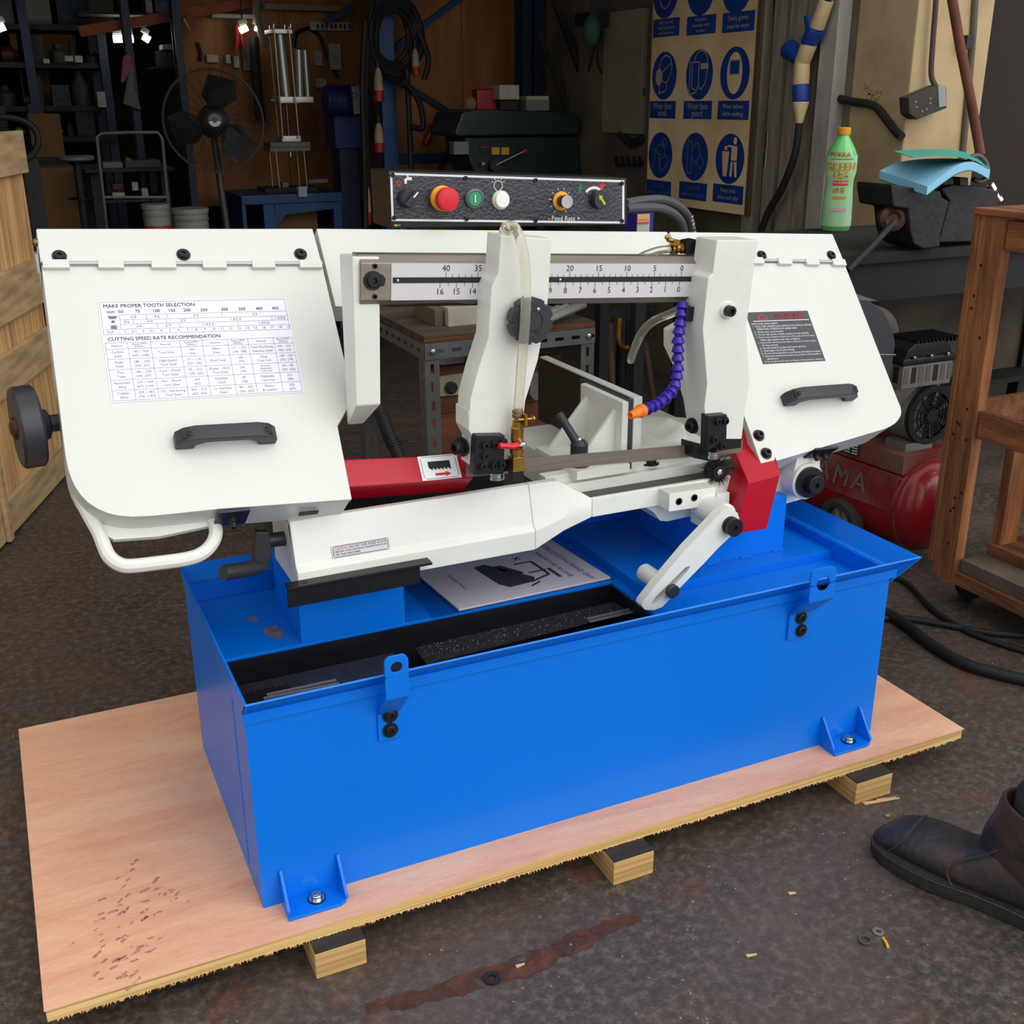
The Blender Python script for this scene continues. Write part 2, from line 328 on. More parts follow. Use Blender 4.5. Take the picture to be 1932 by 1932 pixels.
# ---- bow: wheel housings, doors, fixed strips, middle plate
LD = [(78, 500), (608, 500), (667, 752), (637, 803), (664, 942), (540, 951), (414, 960), (340, 968), (290, 973), (250, 975), (225, 973), (203, 968), (184, 960), (167, 949), (153, 935), (142, 919), (134, 902), (128, 884), (123, 858)]
RD = [(1303, 495), (1593, 496), (1694, 755), (1699, 766), (1701, 776), (1700, 784), (1696, 791), (1690, 798), (1681, 804), (1670, 809), (1650, 815), (1437, 878)]
def inset(pts, s): c = sum((V(p) for p in pts), V((0, 0, 0)))/len(pts); return [c+(V(p)-c)*s for p in pts]
house = {}
for key, dpoly, strip, hn in (('l', LD, [(68, 431), (590, 431), (607, 495), (76, 495)], [(112, 484), (346, 481), (567, 480)]), ('r', RD, [(1263, 437), (1571, 441), (1592, 491), (1284, 488)], [(1437, 482), (1568, 482)])):
    D = pB(dpoly); g = G().prism([p-NB*.008 for p in inset(D, .995)], -NB*.067)
    Sx = pB(strip); g.prism(Sx, -NB*.07)
    hs = build('wheel_housing', g, white, saw, bev=.002); house[key] = hs
    for q in hn: bolt(hs, BP(*q, .0), NB, .0075, .006)
    dr = build('wheel_cover_door', G().prism(D, -NB*.008), white, saw, bev=.0012); house[key+'d'] = dr
    a, b = (BP(80, 499), BP(607, 499)) if key == 'l' else (BP(1420, 492), BP(1592, 496)); d = b-a; nk = 11 if key == 'l' else 7
    if key == 'r': a = BP(1300, 489.5); d = b-a; nk = 11
    pin = build('hinge', G().cyl(a+NB*.003, b+NB*.003, .0035, n=10), silver, dr)
    for k in range(nk):
        p, q = a+d*(k/nk), a+d*((k+.96)/nk)
        if k % 2 == 0: build('hinge_knuckle', G().obox((p+q)/2+NB*.0035+EV*.003, (q-p)/2, EV*.0075, NB*.0045), white, pin, bev=.001)
g = G().prism(pB([(597, 431), (1259, 437), (1285, 545), (705, 545), (700, 578), (633, 578)], -.012), -NB*.05)
mid = build('bow_beam', g, white, saw, bev=.0015)
def handle(parent, p0, p1):
    d = p1-p0; Lh = d.length; d.normalize(); w = -EV
    pr = [(0, 0), (0, .016), (.012, .03), (.03, .036), (Lh-.03, .036), (Lh-.012, .03), (Lh, .016), (Lh, 0), (Lh-.028, 0), (Lh-.03, .012), (Lh-.045, .02), (.045, .02), (.03, .012), (.028, 0)]
    h = build('door_handle', G().prism([p0+d*a+NB*b for a, b in pr], w*.024), plast, parent, bev=.003)
    for s in (0, 1):
        c = p0+d*(.019 if not s else Lh-.019)+w*.012; build('handle_recess', G().obox(c+NB*.0285, d*.009, w*.007, (NB*.0035+d*(.0 if s else -.0))), ink, h)
        build('handle_screw', G().lathe(c+NB*.031, NB, [(.0045, 0), (.0045, .003), (.002, .003), (.002, .001)], 8), black, h)
handle(house['ld'], BP(330, 850), BP(521, 838)); handle(house['rd'], BP(1478, 768), BP(1610, 757))
for q in ((1431, 822), (1445, 856)): bolt(house['rd'], BP(*q), NB, .008, .009)
# latch, slot and cast lift handle on the left housing
pl_ = pB([(416, 959), (470, 955), (470, 958), (416, 962)])
c = BP(440, 961); ltc = build('latch_plate', G().obox(c+EV*.004-NB*.022, EX*.024, NB*.028, EV*.0025), mat('latch_dark_blue', (24, 30, 52), .4), house['l'], bev=.0008)
build('latch_bolt', G().lathe(c+EV*.006-NB*.018, EV, [(.006, 0), (.006, .008), (.0045, .009), (.0045, .017), (.002, .017)]), black, ltc)
c = BP(590, 949); lab(build('slot_hole', G().obox(c+EV*.003-NB*.035, EX*.015, NB*.006, EV*.0012), ink, house['l']), 'small ragged rectangular slot')
pts = [(150, 930), (163, 962), (185, 1002), (197, 1032), (206, 1050), (222, 1063), (245, 1068), (300, 1062), (350, 1055), (378, 1046), (397, 1030), (407, 1008), (404, 985), (395, 972)]
g = G().tube(bez(pB(pts, -.05), 5), .0105, 10, flat=1.15)
g.prism(pB([(128, 880), (148, 925), (170, 955), (215, 978), (260, 984), (405, 972), (405, 990), (300, 1012), (215, 1018), (190, 1004), (160, 962)], -.05), -NB*.012)
build('lift_handle', g, castw, saw, bev=.003)
# charts and warning sticker
u0, u1, v0, v1 = .0730, .3655, .1332, .3064; lw, lh = u1-u0, v1-v0
ch = build('speed_chart', G().prism([Q(u0, v0, .0004), Q(u1, v0, .0004), Q(u1, v1, .0004), Q(u0, v1, .0004)], NB*.0004), paperm, house['ld'])
cq = lambda a, b: Q(u0+lw*a, v0+lh*b, .0011); YB = -EV; g = G()
ln = lambda a, b, w=.0005: g.add(seg2(cq(*a), cq(*b), w, NB), [(0, 1, 2, 3)])
for a, b in (((.01, .01), (.99, .01)), ((.01, .335), (.99, .335)), ((.01, .01), (.01, .335)), ((.99, .01), (.99, .335)), ((.1, .14), (.99, .14)), ((.1, .19), (.99, .19)), ((.1, .235), (.99, .235)), ((.02, .285), (.99, .285)), ((.1, .14), (.1, .285))): ln(a, b)
for x, r in ((.235, 0), (.345, 0), (.63, 0), (.165, 1), (.335, 1), (.5, 1), (.9, 1), (.285, 2), (.4, 2), (.71, 2)): ln((x, (.14, .19, .235)[r]), (x, (.19, .235, .285)[r]))
text(g, 'MAKE PROPER TOOTH SELECTION', cq(.025, .05), EX, YB, .0088, 'L', .03)
for s, x in zip('mm 50 75 100 150 200 250 300 350 400 450'.split(), (.06, .11, .195, .29, .37, .45, .54, .65, .745, .84, .93)): text(g, s, cq(x, .108), EX, YB, .0075, 'C', .03)
for s, x, y in (('5/8', .17, .165), ('4/6', .29, .165), ('3/4', .49, .165), ('2/3', .81, .165), ('4/6', .132, .213), ('3/4', .25, .213), ('2/3', .42, .213), ('1.4/2.5', .7, .213), ('1.5/0.8', .945, .213), ('3/4', .19, .26), ('2/3', .34, .26), ('1.4/2.5', .55, .26), ('1.5/0.8', .85, .26)): text(g, s, cq(x, y), EX, YB, .0066)
for i, s in enumerate('inch 2 2½ 3 3½ 4 5 6 7 8 9 10 11 12 13 14 15 16 17 18 19'.split()): text(g, s, cq(.045+(i+(.6 if i else 0))*.0455*(1 if i < 12 else 1), .31), EX, YB, .0064)
g.prism([cq(.04, .15), cq(.09, .15), cq(.08, .18), cq(.05, .18)], NB*.0001); g.sph(cq(.065, .212), .003, 8, 5, (1, .2, 1)); g.prism([cq(.05, .245), cq(.08, .245), cq(.08, .28), cq(.05, .28)], NB*.0001)
text(g, 'CUTTING SPEED RATE RECOMMENDATION', cq(.025, .385), EX, YB, .0086, 'L', .03)
cx = [.01, .12, .235, .385, .5, .635, .745, .885, .99]; ry = [.42, .482, .582, .684, .786, .886, .985]
for y in ry: ln((.01, y), (.99, y))
for x in cx: ln((x, .42), (x, .985))
rows = [['Material', 'Speed FPM|(M/Min)']*4, ['Carbon|Steel', '196 ~ 354|(60)  (108)', 'Tool Steel', '203|(62)', 'Alloy|Steel', '111 ~ 321|(34)  (98)', 'Free Machining|Stainless Steel', '150 ~ 203|(46)  (62)'], ['Angle|Steel', '180 ~ 220|(54)  (67)', 'High-Speed|Tool Steel', '75 ~ 118|(23)  (36)', 'Mold Steel', '246|(75)', 'Gray|Cast Iron', '108 ~ 255|(33)  (78)'],
    ['Thin|Tube', '180 ~ 220|(54)  (67)', 'Cold - Word|Tool Steel', '95 ~ 213|(29)  (65)', 'Water - Hard|Tool Steel', '242|(74)', 'Ductile|Austenitic|Cast Iron', '65 ~ 85|(20)  (26)'], ['Aluminum|Alloy', '220 ~ 534|(67)  (163)', 'Hot - Word|Tool Steel', '203|(62)', 'Stainless|Steel', '85|(26)', 'Malleable|Cast Iron', '321|(98)'], ['Copper|Alloy', '229 ~ 482|(70)  (147)', 'Oil - Hardening|Tool Steel', '203 ~ 213|(62)  (65)', 'Cr Stainless|Steel', '85 ~ 203|(26)  (62)', 'Plastic|& Lumber', '220|(67)']]
for r, row in enumerate(rows):
    for c, s in enumerate(row):
        pt = s.split('|'); k = len(pt); sz = .0048 if r == 0 or k == 3 else .0058
        for i, t in enumerate(pt): text(g, t, cq((cx[c]+cx[c+1])/2, (ry[r]+ry[r+1])/2+(i-(k-1)/2)*(.026 if r == 0 or k == 3 else .04)), EX, YB, sz)
build('chart_print', g, inkg, ch)
u0, u1, v0, v1 = 1.272, 1.4255, .1848, .2995; lw, lh = u1-u0, v1-v0
wn = build('warning_sticker', G().prism([Q(u0, v0, .0004), Q(u1, v0, .0004), Q(u1, v1, .0004), Q(u0, v1, .0004)], NB*.0004), mat('sticker_dark', (62, 62, 70), .35), house['rd'])
cq = lambda a, b: Q(u0+lw*a, v0+lh*b, .0011)
g = text(G(), 'WARNING', cq(.42, .1), EX, YB, .0155, 'L', .03); t = [cq(.15, .155), cq(.31, .155), cq(.23, .03)]
for i in range(3): g.add(seg2(t[i], t[(i+1) % 3], .0016, NB), [(0, 1, 2, 3)])
text(g, '!', cq(.23, .11), EX, YB, .010, 'C', .05); build('warning_print', g, inkr, wn)
g = G().add(seg2(cq(.07, .18), cq(.97, .18), .0014, NB), [(0, 1, 2, 3)])
tl = ['FOR YOUR OWN SAFETY', '1.  READ AND UNDERSTAND INSTRUCTION MANUAL BEFORE', '     OPERATING HORIZONTAL BAND SAW.', '2.  Always wear eye protection.', '3.  Do not wear gloves, necktie, jewelry or loose clothing.', '4.  Maintain proper adjustment of blade tension, blade guides and thrust bearing.', '     Adjust upper guide to just clear workpiece.', '5.  Always clamp stock firmly in place before cutting and use stock to support', '     for long material.', '6.  Guards should be in place and used at all times.', '7.  Keep fingers out of path of blade.', '8.  Do not remove jammed or cut-off pieces until blade has stopped.', '9.  Disconnect machine from power source before making repairs or', '     adjustments.', '10. Do not operate while under the influence of drugs, alcohol or medication.']
for i, t in enumerate(tl): text(g, t, cq(.03, .235+i*.052), EX, YB, .0056, 'L', 0, lw*.94)
build('warning_print', g, inkw, wn)
# latch under right cover
c = BP(1555, 845); lt = build('latch_plate', G().obox(c+EV*.004-NB*.012, EX*.028, NB*.02, EV*.0022), blackp, house['r'], bev=.0006)
for k in (-.006, .014): build('latch_bolt', G().lathe(c+EX*k+EV*.004-NB*.022, EV, [(.006, 0), (.006, .006), (.0045, .012), (.002, .012)]), black, lt)
# ---- left casting bracket that carries the guide beam
g = G().hexa([oY(672, 766, .272), oY(719, 763, .272), oY(686, 800, .335), oY(655, 802, .335), oY(664, 484, .272), oY(716, 484, .272), oY(706, 478, .36), oY(640, 478, .36)])
build('bow_bracket', g, castw, saw, bev=.003)
# ---- guide beam with scale
P0, P40 = oY(1284, 526.5, .265), oY(840.7, 528.5, .265); cm = (P40-P0)/40; ed = -cm.normalized(); ezb = EZ
zt, zb = .0255, -.0300; bl = P0+cm*52.6; br = P0-cm*7
sec = [(0, zb), (0, zt), (.016, zt+.011), (.045, zt+.011), (.045, zb-.011), (.012, zb-.011)]
gb = G().prism([bl+YA*a+ezb*b for a, b in sec], br-bl); beam = build('guide_beam', gb, steel, saw, bev=.001)
build('grime', G().prism([bl-cm*3+YA*.009+ezb*(zb-.0082), bl-cm*14+YA*.0055+ezb*(zb-.0052), bl-cm*17+YA*.0105+ezb*(zb-.0097), bl-cm*20+YA*.006+ezb*(zb-.0055), bl-cm*24+YA*.0115+ezb*(zb-.0107), bl-cm*5+YA*.0117+ezb*(zb-.0109)], V((0, -.0006, -.0006))), stain, beam)
sp = G().prism([P0+cm*48.2+ezb*zt-YA*.001, br+ezb*zt-YA*.001, br+ezb*zb-YA*.001, P0+cm*48.2+ezb*zb-YA*.001], YA*.001); sc_ = build('scale_plate', sp, scalew, beam)
build('scale_stripe', G().prism([P0+cm*48.0+ezb*.0045-YA*.0016, br+ezb*.0045-YA*.0016, br-ezb*.0040-YA*.0016, P0+cm*48.0-ezb*.0040-YA*.0016], YA*.0006), ink, sc_)
for k in (47.3, 21.6): build('scale_rivet', G().sph(P0+cm*k-YA*.002, .0026, 10, 6), chrome, sc_)
g = G(); yo = -YA*.0014
for k in range(0, 41):
    big = k % 5 == 0; p = P0+cm*k+yo; g.add(seg2(p+ezb*.0045, p+ezb*(.0125 if big else .0085), .0007, YA), [(0, 1, 2, 3)])
    if big: text(g, str(k), p+ezb*.0178, ed, ezb, .0135)
for k in range(0, 33):
    p = P0+cm*(k*1.27)+yo+cm*.25; g.add(seg2(p-ezb*.0042, p-ezb*(.012 if k % 2 == 0 else .0085), .0007, YA), [(0, 1, 2, 3)])
    if k % 2 == 0: text(g, str(k//2), p-ezb*.0178, ed, ezb, .0135)
build('scale_print', g, ink, sc_)
e = P0+cm*50.6; bolt(beam, e-YA*.0005+cm*.3, -YA, .010, .007, True); build('bolt_slot', G().prism([e-cm*.2+ezb*.009-YA*.0006, e-cm*1.1+ezb*.009-YA*.0006, e-cm*1.6+ezb*.002-YA*.0006, e-cm*1.4-ezb*.008-YA*.0006, e-cm*.2-ezb*.010-YA*.0006], YA*.0005), ink, beam)
for s in (.021, -.024): build('set_screw', G().lathe(e+ezb*s-YA*.0008, -YA, [(.0042, 0), (.0042, .0008), (.002, .0008), (.002, 0)], 8), black, beam)
# ---- guide arms
A1 = [(945, 443), (1042, 451), (1039, 496), (1034, 571), (1027, 614), (1016, 678), (992, 756), (985, 812), (985, 868), (895, 868), (897, 834), (884, 812), (888, 751), (902, 698), (922, 636), (927, 543), (934, 527), (940, 515)]
A2 = [(1353, 453), (1431, 453), (1424, 504), (1413, 587), (1409, 617), (1415, 724), (1406, 774), (1400, 829), (1332, 829), (1329, 765), (1334, 724), (1326, 620), (1336, 524), (1345, 516)]
a1 = build('guide_arm', G().prism(pY(A1, .215), (0, .052, 0)), castw, saw, bev=.0025)
a2 = build('guide_arm', G().prism(pY(A2, .215), (0, .062, 0)), castw, saw, bev=.0025)
g = G().prism(pY([(884, 812), (896, 834), (894, 884), (940, 884), (940, 775), (884, 775)], .2165), (0, .055, 0)); build('arm_foot', g, castw, a1, bev=.002)
bolt(a1, oY(868, 843, .25)+XA*.004, V((-.95, -.3, 0)), .0115, .018)
c = oY(1376, 587, .2145); build('boss', G().lathe(oY(1371, 585, .216), -YA, [(.016, 0), (.014, .005)]), castw, a2, bev=.0005); bolt(a2, oY(1374, 586, .21), -YA, .0095, .012, False)
bolt(a2, oY(1307, 803, .252), V((-.95, -.3, 0)), .010, .012)
# knob on the moving arm
c = oY(990, 601, .214); g = G(); pts = []
for i in range(72):
    t = 2*math.pi*i/72; r = .034+(.0022 if (i % 9) > 1 else -.0022); pts.append(c-YA*.008+XA*r*math.cos(t)+ZA*r*math.sin(t))
g.prism(pts, (0, -.020, 0)); g.cyl(c, c-YA*.009, .02); kn = build('clamp_knob', g, plast, a1, bev=.001)
build('knob_disc', G().ring(c-YA*.028, -YA, .017, .0245, .0012, 32).cyl(c-YA*.028, c-YA*.0305, .013), plast, kn)
lab(build('knob_dot', G().sph(c+V((.009, -.0295, .019)), .0024, 8, 6), inkw, kn), 'white index dot'); lab(build('knob_dot', G().cyl(c+V((.007, -.029, -.017)), c+V((.007, -.0296, -.017)), .004), ink, kn), 'dark hole in the knob')
# ---- blade guides
gd = build('blade_guide', G().prism(pY([(899, 822), (953, 821), (951, 893), (895, 897)], .198), (0, .022, 0)), black, saw, bev=.0015)
build('guide_block', G().prism(pY([(918, 809), (985, 805), (985, 888), (918, 892)], .222), (0, .03, 0)), blackp, gd, bev=.001)
for q in ((914.5, 840), (933, 838), (948, 835), (914, 859), (910, 879), (931, 877.5), (945, 876)): bolt(gd, oY(*q, .1978), -YA, .0058, .007)
g = G().lathe(oY(937, 890, .213), -ZA, [(.0125, 0), (.0125, .005), (.0105, .0052), (.0105, .0062), (.0125, .0064), (.0125, .012)]); build('guide_bearing', g, chrome, gd)
gd = build('blade_guide', G().prism(pY([(1336, 785), (1372, 782), (1371, 838), (1334, 850)], .198), (0, .022, 0)), black, saw, bev=.0015)
build('guide_block', G().prism(pY([(1352, 779), (1405, 776), (1398, 845), (1352, 852)], .222), (0, .045, 0)), blackp, gd, bev=.001); build('guide_block', G().prism(pY([(1308, 838), (1345, 848), (1345, 872), (1308, 864)], .235), (0, .04, 0)), blackp, gd, bev=.001)
for q in ((1353, 795), (1367, 794), (1346, 829), (1361, 841)): bolt(gd, oY(*q, .1978), -YA, .0058, .007)
g = G().lathe(oY(1346, 851, .213), -ZA, [(.0105, 0), (.0105, .005), (.009, .0052), (.009, .0062), (.0105, .0064), (.0105, .013)]); build('guide_bearing', g, chrome, gd)
# ---- blade
g = G(); b0, b1 = oY(880, 888, .262), oY(1400, 843, .262); bd = (b1-b0).normalized(); hb = .025; n = 130
st = (b1-b0)/n
g.prism([b0+EZ*hb/2, b1+EZ*hb/2, b1-EZ*hb*.38, b0-EZ*hb*.38], YA*.0011)
for i in range(n): p = b0+st*i-EZ*hb*.38; g.prism([p, p+st, p+st-EZ*hb*.12], YA*.0011)
build('saw_blade', g, blade_m, saw)
# ---- left red blade guard with sticker
g = G().prism(pB([(640, 866), (884, 857), (894, 903), (655, 919)], -.03), -NB*.058)
rg = build('blade_guard', g, red, saw, bev=.004)
r0 = BP(787, 862, -.0295); ru = EX; rv = EV; w = (BP(861, 858, -.0295)-r0).dot(EX); h = (BP(792, 908, -.0295)-r0).dot(EV)
stk = build('direction_sticker', G().prism([r0, r0+EX*w, r0+EX*w+EV*h, r0+EV*h], NB*.0005), mat('sticker_white', (236, 238, 240), .35), rg)
sq = lambda a, b: r0+EX*w*a+EV*h*b+NB*.0009
g = G().prism([sq(.22, .25), sq(.78, .25), sq(.78, .62)]+[sq(.78-.0933*(i//2)-(.0933 if i % 2 else 0), .62 if i % 2 == 0 else .52) for i in range(1, 11)]+[sq(.22, .5)], NB*.0001)
for a, b in (((.1, .05), (.9, .05)), ((.1, .95), (.9, .95)), ((.06, .1), (.06, .9)), ((.94, .1), (.94, .9))): g.add(seg2(sq(*a), sq(*b), .0007, NB), [(0, 1, 2, 3)])
build('sticker_print', g, ink, stk)
build('sticker_print', G().prism([sq(.35, .74), sq(.62, .74), sq(.62, .68), sq(.76, .79), sq(.62, .9), sq(.62, .84), sq(.35, .84)], NB*.0001), inkr, stk)
build('guard_clip', G().prism(pB([(863, 862), (870, 862), (888, 886), (882, 893), (876, 891)], -.0295), NB*.002), red, rg, bev=.0006)
# ---- right red guard
g = G().prism(pY([(1412, 911), (1473, 895), (1447, 998), (1386, 1008)], .205), (0, .075, 0))
rg2 = build('blade_guard', g, red, saw, bev=.0025)
g = G().prism([oY(1412, 911, .206), oY(1473, 895, .206), oY(1466, 868, .235), oY(1446, 820, .30), oY(1404, 806, .30), oY(1385, 850, .275)], V((0, .02, -.008))); build('guard_top', g, red, rg2, bev=.002)
# ---- wire brush
c = oY(1356, 890, .255); g = G().lathe(c, V((-.15, -1, .1)), [(.004, -.02), (.02, -.02), (.02, -.004), (.013, -.004), (.013, 0), (.011, .003), (.008, .003), (.008, .001)])
wb = build('wire_brush', g, black, saw); build('brush_nut', G().lathe(c, V((-.15, -1, .1)), [(.006, 0), (.006, .006), (.003, .008)], 6), chrome, wb)
g = G(); d = V((-.15, -1, .1)).normalized(); a = d.cross(ZA).normalized(); b = d.cross(a)
for i in range(420):
    t = random.uniform(0, 6.283); e_ = a*math.cos(t)+b*math.sin(t); p = c-d*random.uniform(-.002, .022)+e_*.011; q = p+e_*random.uniform(.018, .026)+V((random.uniform(-1, 1), random.uniform(-1, 1), random.uniform(-1, 1)))*.004
    s = d.cross(e_)*.0006; g.add([p-s, p+s, q, p+d*.0008], [(0, 1, 2), (0, 3, 2), (1, 2, 3)])
o = build('brush_bristles', g, ink, wb); o['kind'] = 'stuff'
# ---- pivot at the right end
c = oY(1532, 912, .25); g = G().cyl(c+YA*.012, c+YA*.10, .037, n=28); g.prism([c+V((-.035, .02, 0)), c+V((.036, .02, 0)), c+V((.03, .02, .07)), c+V((-.02, .02, .07))], (0, .06, 0)); g.prism(pY([(1450, 905), (1520, 895), (1521, 940), (1450, 960)], .325), (0, .02, 0)); g.prism([c+V((-.06, .05, .02)), c+V((.01, .05, -.02)), c+V((.01, .05, -.055)), c+V((-.09, .05, -.04))], (0, .08, 0))
pv = build('pivot_bracket', g, castw, saw, bev=.002)
build('pivot_cap', G().lathe(c+YA*.012, -YA, [(.0305, 0), (.0305, .010), (.019, .0105), (.019, .026), (.017, .028), (.005, .028), (.004, .022)], 28), black, pv)
bolt(pv, oY(1473, 942, .325), -YA, .010, .006, False)
# ---- work stop in front
stp = build('work_stop', G().prism(pY([(1263, 932), (1350, 919), (1352, 962), (1345, 1000), (1323, 996), (1324, 957), (1262, 966)], .224), (0, .036, 0)), castw, saw, bev=.0015)
build('stop_block', G().prism(pY([(1352, 932), (1377, 929), (1376, 965), (1352, 968)], .236), (0, .04, 0)), castw, stp, bev=.0015)
for q in ((1281, 946), (1310, 939)): build('socket_screw', G().lathe(oY(*q, .2237), -YA, [(.0068, 0), (.0068, .001), (.0045, .001), (.0045, 0)], 12), black, stp)
hc = oY(1367, 976, .175); build('stop_hub', G().cyl(hc, hc+YA*.06, .0255, n=28), castw, stp, bev=.002)
OUT = [(1377, 958), (1392, 968), (1396, 983), (1394, 996), (1385, 1006), (1355, 1034), (1329, 1062), (1279, 1113), (1250, 1145), (1235, 1151), (1224, 1151)]
OUT2 = [(1224, 1151), (1216, 1150), (1211, 1143), (1213, 1135), (1238, 1103), (1296, 1034), (1345, 983), (1362, 964), (1377, 958)]
sA, sB = [(1303, 1068), (1297, 1078), (1242, 1137), (1233, 1141)], [(1303, 1068), (1294, 1070), (1236, 1127), (1228, 1140), (1233, 1141)]
g = G().prism(pY(OUT+list(reversed(sA)), .155), (0, .02, 0)).prism(pY(OUT2+sB, .155), (0, .02, 0))
sa = build('stop_arm', g, castw, stp)
build('stop_pin', G().lathe(oY(1376, 990, .156), -YA, [(.0165, 0), (.0165, .007), (.0145, .0075), (.0145, .010), (.0165, .0105), (.0165, .019), (.005, .019), (.0035, .014)], 24), black, sa)
k = oY(1264, 1112, .156); build('stop_knob', G().lathe(k, -YA, [(.008, 0), (.0125, .004), (.0125, .012), (.011, .0135)], 20), plast, sa)
k2 = oY(1250, 1103, .174); build('stop_rod', G().cyl(k2, k2+YA*.062, .0165, n=24), castw, sa, bev=.001)
# ---- vise behind the blade
P = oY(1213, 748, .315); XJ = P.x; PB = oX(1033, 668, XJ); zj = P.z; zb_ = .648
jw = build('vise_jaw', G().box(XJ-.018, XJ, .315, PB.y, zb_, zj), castw, saw, bev=.002)
build('jaw_plate', G().box(XJ-.0215, XJ-.0185, .33, PB.y, zb_, zj-.003), mat('dark_jaw_face', (42, 38, 35), .5, .3, noise=.2), jw)
g = G().box(XJ-.044, XJ-.030, .312, .47, zb_, zj-.005).box(XJ-.14, XJ-.03, .30, .47, zb_, zb_+.018)
for y in (.335, .44): g.prism([(XJ-.04, y, zj-.02), (XJ-.13, y, zb_+.012), (XJ-.04, y, zb_+.012)], (0, .012, 0))
vc = build('vise_casting', g, castw, saw, bev=.003)
build('jaw_packing', G().box(XJ-.030, XJ-.018, .318, .5, zb_, zj-.004), mat('dark_packing', (60, 58, 55), .5), vc)
bolt(vc, V((XJ-.085, .385, zb_+.018)), ZA, .013, .016, True); bolt(vc, V((XJ+.03, .33, zb_)), ZA, .012, .012)
c = V((XJ-.12, .33, zb_+.018)); g = G().lathe(c, ZA, [(.019, 0), (.019, .004), (.009, .005), (.009, .012), (.016, .018), (.016, .04), (.011, .047)]); g.tube([c+V((0, 0, .036)), c+V((-.008, .012, .054)), c+V((-.014, .025, .07)), c+V((-.02, .042, .086))], [.010, .008, .008, .0095], 10)
lv = build('clamp_lever', g, plast, vc); build('lever_screw', G().sph(c+V((0, 0, .048)), .005, 8, 6), chrome, lv)
g = G(); c = oZ(1250, 835, zb_+.012)
g.prism([c+V((.13*math.cos(t*.13)*1., -.10*math.sin(t*.13)+.02, 0)) for t in range(-22, 23)], (0, 0, .018)); build('swivel_plate', g, castw, saw, bev=.003)
g = G().prism(pY([(1245, 835), (1290, 800), (1300, 835), (1300, 865), (1245, 870)], .36), (0, .05, 0)); build('rear_rail', g, castw, saw, bev=.002)
build('rear_arm', G().prism(pY([(1262, 622), (1300, 600), (1310, 700), (1306, 800), (1300, 760), (1283, 700), (1262, 655)], .33), (0, .02, 0)), castw, saw, bev=.003)
# ---- coolant plumbing
hp = [oY(960, 452, .245), oY(950, 441, .235), oY(957, 427, .222), oY(972, 430, .2), oY(985, 465, .185), oY(992, 520, .18), oY(991, 600, .172), oY(983, 700, .178), oY(977, 785, .195)]
hs_ = build('coolant_hose', G().tube(bez(hp, 8), .0078, 12), hosem, saw); build('hose_tie', G().ring(oY(958, 426, .222)+V((-.003, 0, -.004)), V((1, .1, .55)), .008, .0105, .006), mat('cable_tie', (235, 225, 190), .4), hs_)
c = oY(977, 770, .195); dn = (oY(974, 880, .195)-oY(977, 770, .195)).normalized()
vl = build('coolant_valve', G().lathe(c, dn, [(.0062, 0), (.0062, .02), (.0085, .021), (.0085, .03), (.0105, .032), (.0105, .052), (.0095, .053), (.0095, .065), (.0115, .066), (.0115, .074), (.009, .075), (.009, .08)], 20), brass, saw)
build('brass_elbow', G().obox(c+dn*.091, XA*.0105, YA*.0105, ZA*.012), brass, vl, bev=.001); build('valve_nozzle', G().obox(c+dn*.112, XA*.01, YA*.008, ZA*.008), blackp, vl)
hcl = build('hose_clamp', G().ring(c+dn*.004, dn, .0078, .0092, .004).ring(c+dn*.011, dn, .0078, .0092, .004), copper, vl)
build('clamp_screw', G().cyl(oY(978, 792, .183), oY(1005, 790, .18), .0022, n=8).cyl(oY(1004, 790, .18), oY(1007, 790, .18), .0052).obox(oY(990, 792, .183), XA*.002, YA*.006, ZA*.009), brass, hcl)
hv = oY(981, 839, .18); build('valve_handle', G().tube(bez([oY(942, 841, .183), oY(950, 841, .183), oY(968, 842, .182), hv], 4), [.005]*4+[.0046]*4+[.0055]*4+[.0075], 10), redp, vl); build('valve_nut', G().lathe(hv+V((.003, .004, 0)), -YA, [(.0072, 0), (.0072, .008), (.006, .011), (.003, .013)], 6), chrome, vl)
# coolant tap by the second arm
f0 = oY(1262, 470, .30); f1 = oY(1300, 468, .30); fd = (f1-f0).normalized()
tp = build('coolant_fitting', G().lathe(f0, fd, [(.005, 0), (.005, .006), (.0075, .007), (.0065, .012), (.0075, .017), (.0065, .022), (.009, .024), (.009, .03)], 14), brass, saw)
build('fitting_clamp', G().ring(f0+fd*.004, fd, .0075, .009, .004).ring(f0+fd*.012, fd, .0075, .009, .004).cyl(oY(1260, 452, .295), oY(1280, 457, .295), .004).sph(oY(1258, 448, .295), .004, 8, 6).obox(oY(1274, 458, .295), XA*.006, YA*.006, ZA*.005), brass, tp)
build('fitting_body', G().prism(pY([(1295, 462), (1302, 455), (1318, 452), (1318, 480), (1295, 480)], .285), (0, .03, 0)), blackp, tp, bev=.001)
build('coolant_hose', G().tube(bez([oY(1200, 492, .31), oY(1215, 482, .305), oY(1240, 473, .30), f0], 6), .007, 10), hosem, saw)
build('coolant_hose', G().tube(bez([oY(1293, 578, .33), oY(1265, 592, .35), oY(1235, 605, .38), oY(1213, 625, .42), oY(1198, 655, .46), oY(1190, 680, .5)], 6), .008, 10), hosem, saw)
